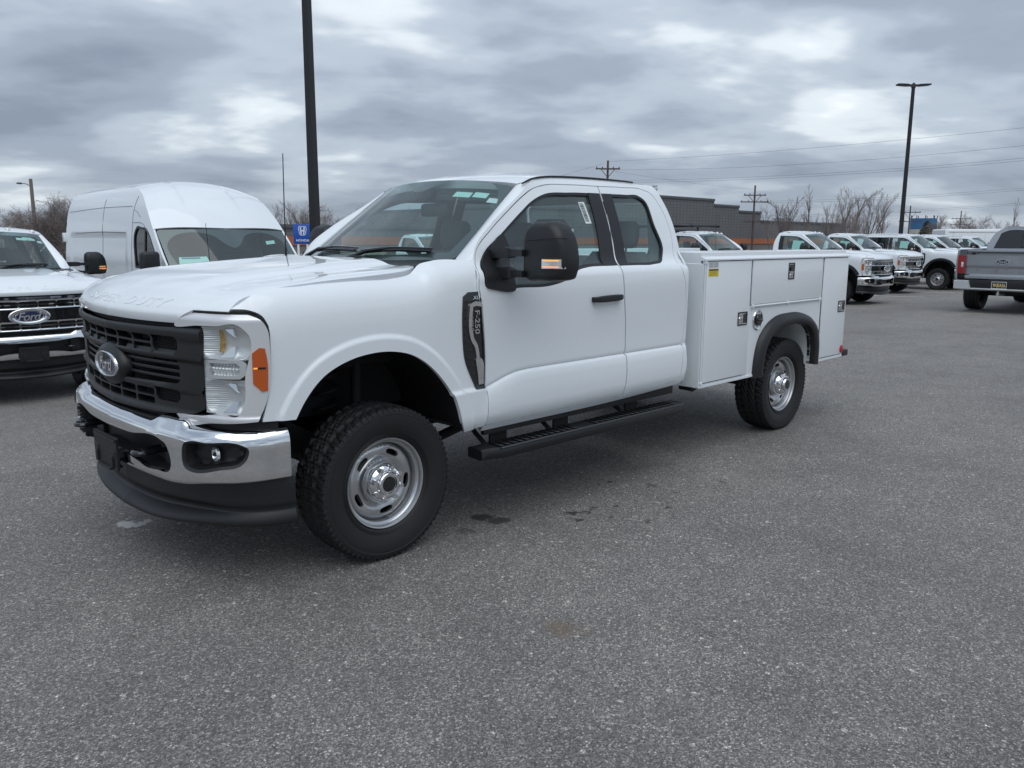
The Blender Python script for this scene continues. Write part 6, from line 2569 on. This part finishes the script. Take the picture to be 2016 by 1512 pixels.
tree_proto('tall', 3, 9.0, .30, 11, .95, .22, dens=.8)
tree_proto('tall2', 11, 9.0, .31, 9, .92, .25, stems=2, dens=.8)
tree_proto('vase', 5, 8.0, .38, 7, .9, .20, stems=3, dens=.75)
tree_proto('round', 8, 7.0, .50, 13, .55, .20, dens=1.2)
tree_proto('round2', 21, 6.0, .52, 12, .5, .15, stems=2, dens=1.25)
TH = {'tall': 9., 'tall2': 9., 'vase': 8., 'round': 7., 'round2': 6.}
CAMV = Vector(CAM)


def ray_pt(px_, py_, depth):
    """world point on the photograph's ray at a depth along the lens axis (used to stand far things on their bearing)"""
    return CAMV + (_f + _r * ((px_ - 1008.) / 1597.2) - _u * ((py_ - 756.) / 1597.2)) * depth


def place_tree(px_, top, depth, key, tone, label, group, base=-1.55, wide=1.0):
    p = ray_pt(px_, top, depth)
    s = (p.z - base) / TH[key]
    e = empty('bare_tree', (p.x, p.y, base), random.random() * 6.28, label=label, category='tree', group=group)
    e.scale = (s * wide, s * wide, s)
    for nm, me, m in (('trunk', TREES[key][0], 'bark' if tone == 0 else 'bark_grey'), ('crown', TREES[key][1], 'twig' if tone == 0 else 'twig_grey')):
        o = bpy.data.objects.new(nm, me)
        if not me.materials:
            me.materials.append(MAT[m])
        COL.objects.link(o)
        o.parent = e
    return e


GT = 'bare trees right of the grey building'
for i, (a, t, d, kk, w, lab) in enumerate((
        (1524, 400, 118, 'vase', 1., 'pale thin bare tree just right of the wooden pole by the grey building'),
        (1553, 384, 112, 'tall2', .8, 'bare tree rising behind the low end of the grey building, left of the tallest'),
        (1592, 360, 100, 'tall', .85, 'tallest bare tree at the end of the grey building'),
        (1624, 394, 112, 'vase', .7, 'short bushy bare tree between the two tall trees over the parked cabs'),
        (1658, 362, 98, 'tall2', .85, 'tall forked bare tree above the first two parked cabs'),
        (1682, 400, 120, 'round2', .7, 'small faint bare tree low between the forked tree and the wide one'),
        (1706, 371, 100, 'vase', .85, 'wide many-stemmed bare tree left of the twin-head lamp post'),
        (1738, 380, 104, 'tall', .7, 'leaning bare tree nearest the twin-head lamp post'))):
    place_tree(a, t, d, kk, 1, lab, GT, wide=w)
GT = 'bare trees above the silver pickup'
for i, (a, t, d, kk, w, lab) in enumerate((
        (1868, 418, 150, 'round', 1.1, 'round bare tree behind the box trailer next to the blue tower'),
        (1918, 414, 150, 'round2', 1.1, 'dense bare tree behind the far end of the box trailer'),
        (1962, 432, 170, 'vase', 1.0, 'faint low bare tree over the silver pickup cab'),
        (2006, 386, 88, 'tall', .6, 'gnarled bare tree cut by the edge of the photo above the silver pickup'))):
    place_tree(a, t, d, kk, 1, lab, GT, wide=w)
GT = 'bare trees on the side of the van'
for i, (a, t, d, kk, w, lab) in enumerate((
        (-8, 398, 62, 'round2', 1.2, 'dark bare tree cut by the edge of the photo beside the silver-roofed pickup'),
        (36, 402, 58, 'round', 1.25, 'dark bare tree just left of the wooden lamp pole, in front of a lower one'),
        (86, 392, 66, 'round2', 1.2, 'dense dark bare tree just right of the wooden lamp pole'),
        (132, 384, 60, 'round', 1.1, 'dark bare tree against the rear corner of the high-roof van'),
        (22, 408, 70, 'round', 1.2, 'dark bare tree at the edge of the photo left of the wooden lamp pole'),
        (60, 428, 78, 'round2', 1.1, 'low bare tree behind the wooden lamp pole'),
        (112, 376, 62, 'round', 1.15, 'big dark bare tree just left of the high-roof van'),
        (146, 412, 74, 'round2', 1.0, 'bare tree half hidden by the rear edge of the high-roof van'),
        (548, 396, 70, 'vase', .9, 'forked bare tree between the van and the truck antenna'),
        (578, 404, 84, 'tall', .8, 'slim bare tree above the blue sign'),
        (606, 392, 78, 'tall2', .8, 'bare tree directly behind the tall dark lamp post'),
        (648, 394, 76, 'round', 1.1, 'round bare tree right of the tall dark lamp post'),
        (690, 400, 82, 'round2', 1.2, 'bare tree meeting the windscreen edge of the service truck'),
        (745, 412, 86, 'round', 1.1, 'bare tree seen through the windscreen on its far side'),
        (800, 404, 88, 'round2', 1.2, 'bare tree seen through the windscreen behind the rear-view mirror'))):
    place_tree(a, t, d, kk, 0, lab, GT, wide=w)


def evergreen():
    p = ray_pt(1826, 436, 210)
    e = empty('evergreen_tree', (p.x, p.y, -1.55), label='small dark evergreen in front of the blue tower', category='tree')
    H = p.z + 1.55
    part('trunk', 'EG_t', lambda: tube(MB(), [(0, 0, 0), (0, 0, H * .9)], [.25, .08], 6), 'bark', e)
    rg = random.Random(4)
    V, F = [], []
    for i in range(900):
        t = rg.random() ** .8
        z = H * (.25 + .75 * t)
        rad = (1 - t) * H * .33 * (.6 + .6 * rg.random())
        a = rg.random() * 6.28
        c = Vector((rad * math.cos(a), rad * math.sin(a), z + rg.gauss(0, .15)))
        k = len(V)
        d = Vector((math.cos(a), math.sin(a), -.3 + rg.gauss(0, .2))) * rg.uniform(.5, 1.0)
        sd = Vector((-math.sin(a), math.cos(a), rg.gauss(0, .3))) * .28
        V += [tuple(c - sd), tuple(c + sd), tuple(c + d)]
        F.append((k, k + 1, k + 2))
    part('crown', 'EG_c', lambda: MB().add(V, F), 'needles', e)


evergreen()


# far-off scrub and woods that read as one mass, all round the lot
def woods():
    rg = np.random.default_rng(5)
    V, F = [], []
    for i in range(5200):
        a = rg.uniform(0, 2 * math.pi)
        rr = rg.uniform(150, 260)
        cx, cy = CAM[0] + rr * math.cos(a), CAM[1] + rr * math.sin(a)
        az = math.degrees(a) % 360
        hh = rg.uniform(2.2, 4.4) * (1 + .35 * math.sin(a * 9) + .25 * math.sin(a * 23 + 1))
        for k in range(7):
            tx, ty = cx + rg.normal(0, .9), cy + rg.normal(0, .9)
            lx, ly = rg.normal(0, 1.0), rg.normal(0, 1.0)
            h2 = hh * rg.uniform(.55, 1.0)
            w = .11
            n = len(V)
            V += [(tx - w * math.sin(a), ty + w * math.cos(a), -1.6), (tx + w * math.sin(a), ty - w * math.cos(a), -1.6), (tx + lx, ty + ly, -1.6 + h2)]
            F.append((n, n + 1, n + 2))
    return MB().add(V, F)


obj('distant_woods', woods(), mat('woods', (.075, .064, .058), .95, vary=(.05, .3)), kind='stuff')


# ------------------------------------------------------------------ grey building
mat('block_grey', (.15, .153, .158), .75, bump=(40., .25, 3.), vary=(.5, .12))
mat('coping_grey', (.085, .090, .095), .5)
mat('band_orange', (.42, .135, .055), .6)
mat('block_base', (.20, .19, .18), .8, bump=(40., .25, 3.))


def building():
    Y = 60.0
    e = empty('grey_building', (110, Y, -1.55), label='long grey block building with stepped parapet and orange band', category='building')
    ez = 1.55
    secs = [(26., 62., 2.75), (62., 75., 5.2), (75., 100.2, 7.25), (100.2, 107.0, 6.55), (107.0, 113.5, 5.85), (113.5, 143.0, 4.55)]

    def wall():
        mb = MB()
        for i, (x0, x1, h) in enumerate(secs):
            box(mb, x0 - 110, x1 - 110 - (.0 if i == len(secs) - 1 else .0), .0 + .0, 30 - .15 * i, 1.78 + ez, h + ez - .35)
        return mb

    def base():
        mb = MB()
        box(mb, 26 - 110, 143 - 110, .06, 29, 0, .98 + ez)
        return mb
    part('wall', 'BD_w', wall, 'block_grey', e)
    part('base_wall', 'BD_b', base, 'block_base', e)
    part('orange_band', 'BD_o', lambda: box(MB(), 26 - 110.05, 143 - 109.95, -.06, 29.2, .99 + ez, 1.77 + ez), 'band_orange', e)
    for i, (x0, x1, h) in enumerate(secs):
        part('parapet_coping', f'BD_p{i}', lambda: box(MB(), x0 - 110.02, x1 - 109.98, -.12, 29.8 - .15 * i, h + ez - .349, h + ez, .01), 'coping_grey', e)
    # block joints: one raking line per course and the vertical joints of the face
    def joints():
        mb = MB()
        for (x0, x1, h) in secs:
            for z in np.arange(1.78 + ez + .4, h + ez - .4, .4):
                box(mb, x0 - 110, x1 - 110, -.012, .0, z - .02, z + .02)
            for x in np.arange(x0 + .8, x1, .8):
                box(mb, x - 110 - .018, x - 110 + .018, -.011, .0, 1.78 + ez, h + ez - .36)
        return mb
    part('block_joints', 'BD_j', joints, mat('joint_dark', (.10, .102, .106), .9), e, kind='stuff')
    def vent():
        mb = MB()
        lathe(mb, [(.30, 0), (.30, 1.0), (.48, 1.02), (.48, 1.15), (.30, 1.17), (.30, 1.45), (.42, 1.47), (.40, 1.6), (0, 1.62)], (0, 0, 0), 16, 'z')
        return mb
    o = part('roof_vent', 'BD_v', vent, 'bezel_silver', e)
    o.location = (82.5 - 110 + 7.6, 3.0, 7.25 + ez - .05)
    o = part('roof_unit', 'BD_u', lambda: box(box(MB(), 0, 2.4, 0, 2.0, 0, .55, .03), -.25, 2.65, -.25, 2.25, .56, .78, .03), 'bezel_silver', e)
    o.location = (129 - 110, 4, 4.55 + ez)


building()

# ------------------------------------------------------------------ blue and white storage tower
mat('tower_blue', (.035, .135, .285), .5, vary=(.3, .12))
mat('tower_cream', (.50, .47, .40), .6)


def tower():
    p = ray_pt(1819, 430, 250)
    q = ray_pt(1843, 430, 250)
    hw = (q - p).length
    e = empty('storage_tower', (p.x, p.y, -1.55), R(45), label='blue storage tower with a cream band beyond the far trucks', category='tower')
    H = p.z + 1.55
    for nm, z0, z1, m, k in (('lower_ring', 0, H * .52, 'tower_blue', 1.0), ('cream_band', H * .521, H * .66, 'tower_cream', 1.002), ('upper_ring', H * .661, H, 'tower_blue', 1.0)):
        part(nm, 'TW_' + nm, lambda: lathe(MB(), [(hw * k, z0), (hw * k, z1), (0, z1 + .05)], (0, 0, 0), 40, 'z'), m, e)
    for a in np.arange(0, 6.28, .7):
        o = part('roof_light', 'TW_l', lambda: tube(MB(), [(0, 0, 0), (0, 0, .9)], .12, 5), 'coping_grey', e)
        o.location = (hw * .97 * math.cos(a), hw * .97 * math.sin(a), H)


tower()

# ------------------------------------------------------------------ lamp posts
mat('post_black', (.022, .024, .026), .45, metal=.3)


def lamp_post(label, x, y, h, w, head):
    z = gzf(x, y)
    e = empty('lamp_post', (x, y, z), R(20), label=label, category='lamp post')
    H = h - z
    key = f'LP{h}'
    part('post', key + 'p', lambda: loft(MB(), [np.array([(s * a, t * a, zz) for s, t in ((-1, -1), (1, -1), (1, 1), (-1, 1))]) for a, zz in ((w / 2, 0.0), (w / 2 * .72, H))]), 'post_black', e)
    part('footing', key + 'f', lambda: lathe(MB(), [(.32, -.1), (.32, .70), (.30, .74), (0, .74)], (0, 0, 0), 24, 'z'), 'block_base', e)
    part('base_plate', key + 'b', lambda: box(MB(), -.2, .2, -.2, .2, .741, .78, .01), 'post_black', e)
    for s in (-1, 1):
        def hd():
            mb = MB()
            S = []
            for u, hw, hz in ((.05, .04, .05), (.18, .05, .045), (.30, .15, .045), (.55, .17, .04), (.78, .16, .03), (.80, .13, .02)):
                zz = H + .02 + .06 * u
                S.append(np.array([(s * u, -hw, zz - hz), (s * u, hw, zz - hz), (s * u, hw, zz + hz), (s * u, -hw, zz + hz)]))
            loft(mb, S)
            return mb
        o = part('lamp_head', f'{key}h{s}', hd, 'post_black', e)
        o.rotation_euler = (0, 0, R(head))
    part('post_cap', key + 'c', lambda: loft(MB(), [np.array([(s * a, t * a, zz) for s, t in ((-1, -1), (1, -1), (1, 1), (-1, 1))]) for a, zz in ((w * .45, H - .08), (w * .45, H + .06), (w * .1, H + .16))]), 'post_black', e)
    return e


lamp_post('tall dark square lamp post rising behind the windscreen out of the top of the photo', 6.92, 12.08, 9.2, .17, 20)
lamp_post('slim dark lamp post with two flat heads above the far row of trucks', 39.8, 12.25, 8.86, .22, -65)

# ------------------------------------------------------------------ utility poles and wires
mat('pole_wood', (.10, .075, .062), .9, bump=(20., .5, 3.), vary=(2., .25))
mat('wire', (.045, .047, .05), .6)


def utility_pole(px_, top, depth, arms, label, r=.16, yaw=20):
    p = ray_pt(px_, top, depth)
    e = empty('utility_pole', (p.x, p.y, -1.6), R(yaw), label=label, category='utility pole')
    H = p.z + 1.6
    k = f'UP{px_}'
    part('pole', k, lambda: tube(MB(), [(0, 0, 0), (0, 0, H)], [r, r * .7], 8), 'pole_wood', e)
    for i, (dz, hw) in enumerate(arms):
        part('crossarm', f'{k}a{i}', lambda: box(box(MB(), -hw, hw, -.16, -.04, H - dz - .07, H - dz + .07), -.02, .02, -.2, 0, H - dz - .3, H - dz), 'pole_wood', e)
        for u in (-.92, -.45, .45, .92):
            part('insulator', f'{k}i{i}{u}', lambda: lathe(MB(), [(.05, 0), (.07, .08), (.04, .16), (0, .18)], (u * hw, -.1, H - dz + .07), 8, 'z'), 'coping_grey', e)
        if i == 0:
            for s in (-1, 1):
                part('brace', f'{k}b{i}{s}', lambda: tube(MB(), [(s * hw * .6, -.1, H - dz), (0, -.1, H - dz - hw * .7)], .035, 4), 'pole_wood', e)
    return e


utility_pole(1197, 316, 90, [(.9, 1.35)], 'wooden utility pole with one crossarm behind the service truck cab', yaw=-45)
utility_pole(1487, 365, 110, [(1.3, 1.5), (2.2, 1.9), (4.8, 1.4)], 'wooden utility pole with three crossarms beside the grey building', yaw=-45)
utility_pole(1793, 405, 150, [(1.2, 1.9), (2.9, 2.0)], 'wooden utility pole with two crossarms left of the blue tower', yaw=-45)
utility_pole(1893, 415, 190, [(1.8, 2.2), (3.2, 2.4)], 'small far utility pole among the bare trees over the box trailer', yaw=-45)
GW = 'power lines crossing the sky on the right'
wires = [((1197, 318), 90, (2030, 250), 62, .8, 'topmost power line across the sky on the right'),
         ((1186, 334), 90, (2030, 285), 62, 1.6, 'second power line from the top, right of the cab'),
         ((1208, 355), 90, (2030, 310), 62, 1.2, 'upper of the close pair of power lines below the second line'),
         ((1208, 359), 90, (2030, 315), 62, 1.2, 'lower of the close pair of power lines below the second line'),
         ((1210, 337), 90, (1487, 373), 110, .6, 'power line from the pole behind the cab to the one by the building'),
         ((1188, 322), 90, (1000, 372), 120, .4, 'power line running down behind the cab roof from its pole'),
         ((1500, 396), 110, (2030, 369), 84, .8, 'upper power line of the middle pair crossing the two-headed lamp post'),
         ((1500, 399), 110, (2030, 373), 84, .9, 'lower power line of the middle pair crossing the two-headed lamp post'),
         ((1500, 425), 110, (2030, 398), 90, .7, 'upper power line of the lowest pair above the blue tower'),
         ((1500, 428), 110, (2030, 401), 90, .7, 'lower power line of the lowest pair above the blue tower')]
for i, (A, da, B, db, sag, lab) in enumerate(wires):
    a, b = np.array(ray_pt(*A, da)), np.array(ray_pt(*B, db))
    t = np.linspace(0, 1.12 if B[0] > 2000 else 1, 24)[:, None]
    P = a + (b - a) * t
    P[:, 2] -= sag * 4 * (t * (1 - t))[:, 0] * .35
    o = obj('power_line', tube(MB(), P, .0085, 4), 'wire', label=lab, category='power line', group=GW)


def wood_lamp():
    p = ray_pt(60, 352, 60)
    e = empty('street_lamp', (p.x, p.y, -1.55), label='wooden pole with a single lamp arm among the bare trees left of the van', category='street lamp')
    H = p.z + 1.55
    part('pole', 'WL_p', lambda: tube(MB(), [(0, 0, 0), (0, 0, H)], [.17, .12], 8), mat('pole_pale', (.20, .175, .155), .9, bump=(20., .4, 3.)), e)
    dx, dy = -_r.x, -_r.y
    part('arm', 'WL_a', lambda: tube(MB(), [(0, 0, H - .55), (dx * .4, dy * .4, H - .35), (dx * .75, dy * .75, H - .33)], .03, 6), 'coping_grey', e)
    part('lamp_head', 'WL_h', lambda: loft(MB(), [np.array([(dx * u - dy * s * hw, dy * u + dx * s * hw, H - .33 + t * hz) for s, t in ((-1, -1), (1, -1), (1, 1), (-1, 1))]) for u, hw, hz in ((.65, .04, .03), (.78, .10, .07), (1.02, .09, .05), (1.05, .05, .02))]), 'coping_grey', e)


wood_lamp()

# ------------------------------------------------------------------ blue dealer sign
mat('sign_blue', (.006, .085, .43), .35, coat=.3)
mat('sign_white', (.80, .82, .84), .4)


def dealer_sign():
    p = ray_pt(595.5, 461, 40)
    yaw = math.atan2(_f.y, _f.x) - math.pi / 2 + R(14)
    e = empty('dealer_sign', (p.x, p.y, gzf(p.x, p.y)), yaw, label='square blue sign with white emblem and lettering on two white posts', category='sign')
    zc_ = p.z - gzf(p.x, p.y)
    hw = .435
    part('panel', 'SG_p', lambda: box(MB(), -hw, hw, 0, .10, zc_ - .48, zc_ + .48, .01), 'sign_blue', e)
    for s in (-.22, .22):
        part('post', f'SG_q{s}', lambda: box(MB(), s - .05, s + .05, .02, .09, 0, zc_ - .481), 'sign_white', e)
    f3 = lambda u, v, d: (u, -.001 - d, zc_ + v)

    def letters():
        return text_on(MB(), 'HONDA', .115, lambda u, v, d: f3(u, v - .30, d), 0., .02, .012, width=.62)
    part('sign_lettering', 'SG_t', letters, 'sign_white', e)

    def badge():
        mb = MB()
        fl = lambda o: (lambda u, v: np.stack([u, np.full(len(u), -o), zc_ + v], 1))
        out = [(-.19, .33), (-.17, .37), (0, .385), (.17, .37), (.19, .33), (.175, .12), (.14, -.02), (.08, -.06), (0, -.065), (-.08, -.06), (-.14, -.02), (-.175, .12)]
        P = smooth_loop(out, .02)
        patch(mb, [P, offset_poly(P, .030)], fl(.010), .03, .01, 1, dense=True)
        H = [(-.125, .335, 1), (-.055, .335, 1), (-.045, .19, 1), (.045, .19, 1), (.055, .335, 1), (.125, .335, 1), (.085, -.02, 1), (.03, -.02, 1), (.040, .13, 1), (-.040, .13, 1), (-.03, -.02, 1), (-.085, -.02, 1)]
        patch(mb, [H], fl(.010), .03, .01, 1)
        return mb
    part('sign_emblem', 'SG_e', badge, 'sign_white', e)


dealer_sign()


def rail_fence():
    p = ray_pt(560, 490, 46)
    q = ray_pt(760, 486, 60)
    L = math.hypot(q.x - p.x, q.y - p.y)
    e = empty('rail_fence', (p.x, p.y, gzf(p.x, p.y)), math.atan2(q.y - p.y, q.x - p.x), label='low pale rail fence behind the blue sign', category='fence')
    for z in (.85, 1.35):
        part('rail', f'RF{z}', lambda: box(MB(), -3, L, -.04, .04, z - .08, z + .08, .01), mat('fence_cream', (.52, .48, .40), .7), e)
    for x in np.arange(-3, L, 2.4):
        o = part('post', 'RFp', lambda: box(MB(), -.06, .06, -.10, -.041, 0, 1.5, .01), 'fence_cream', e)
        o.location = (x, 0, 0)


rail_fence()
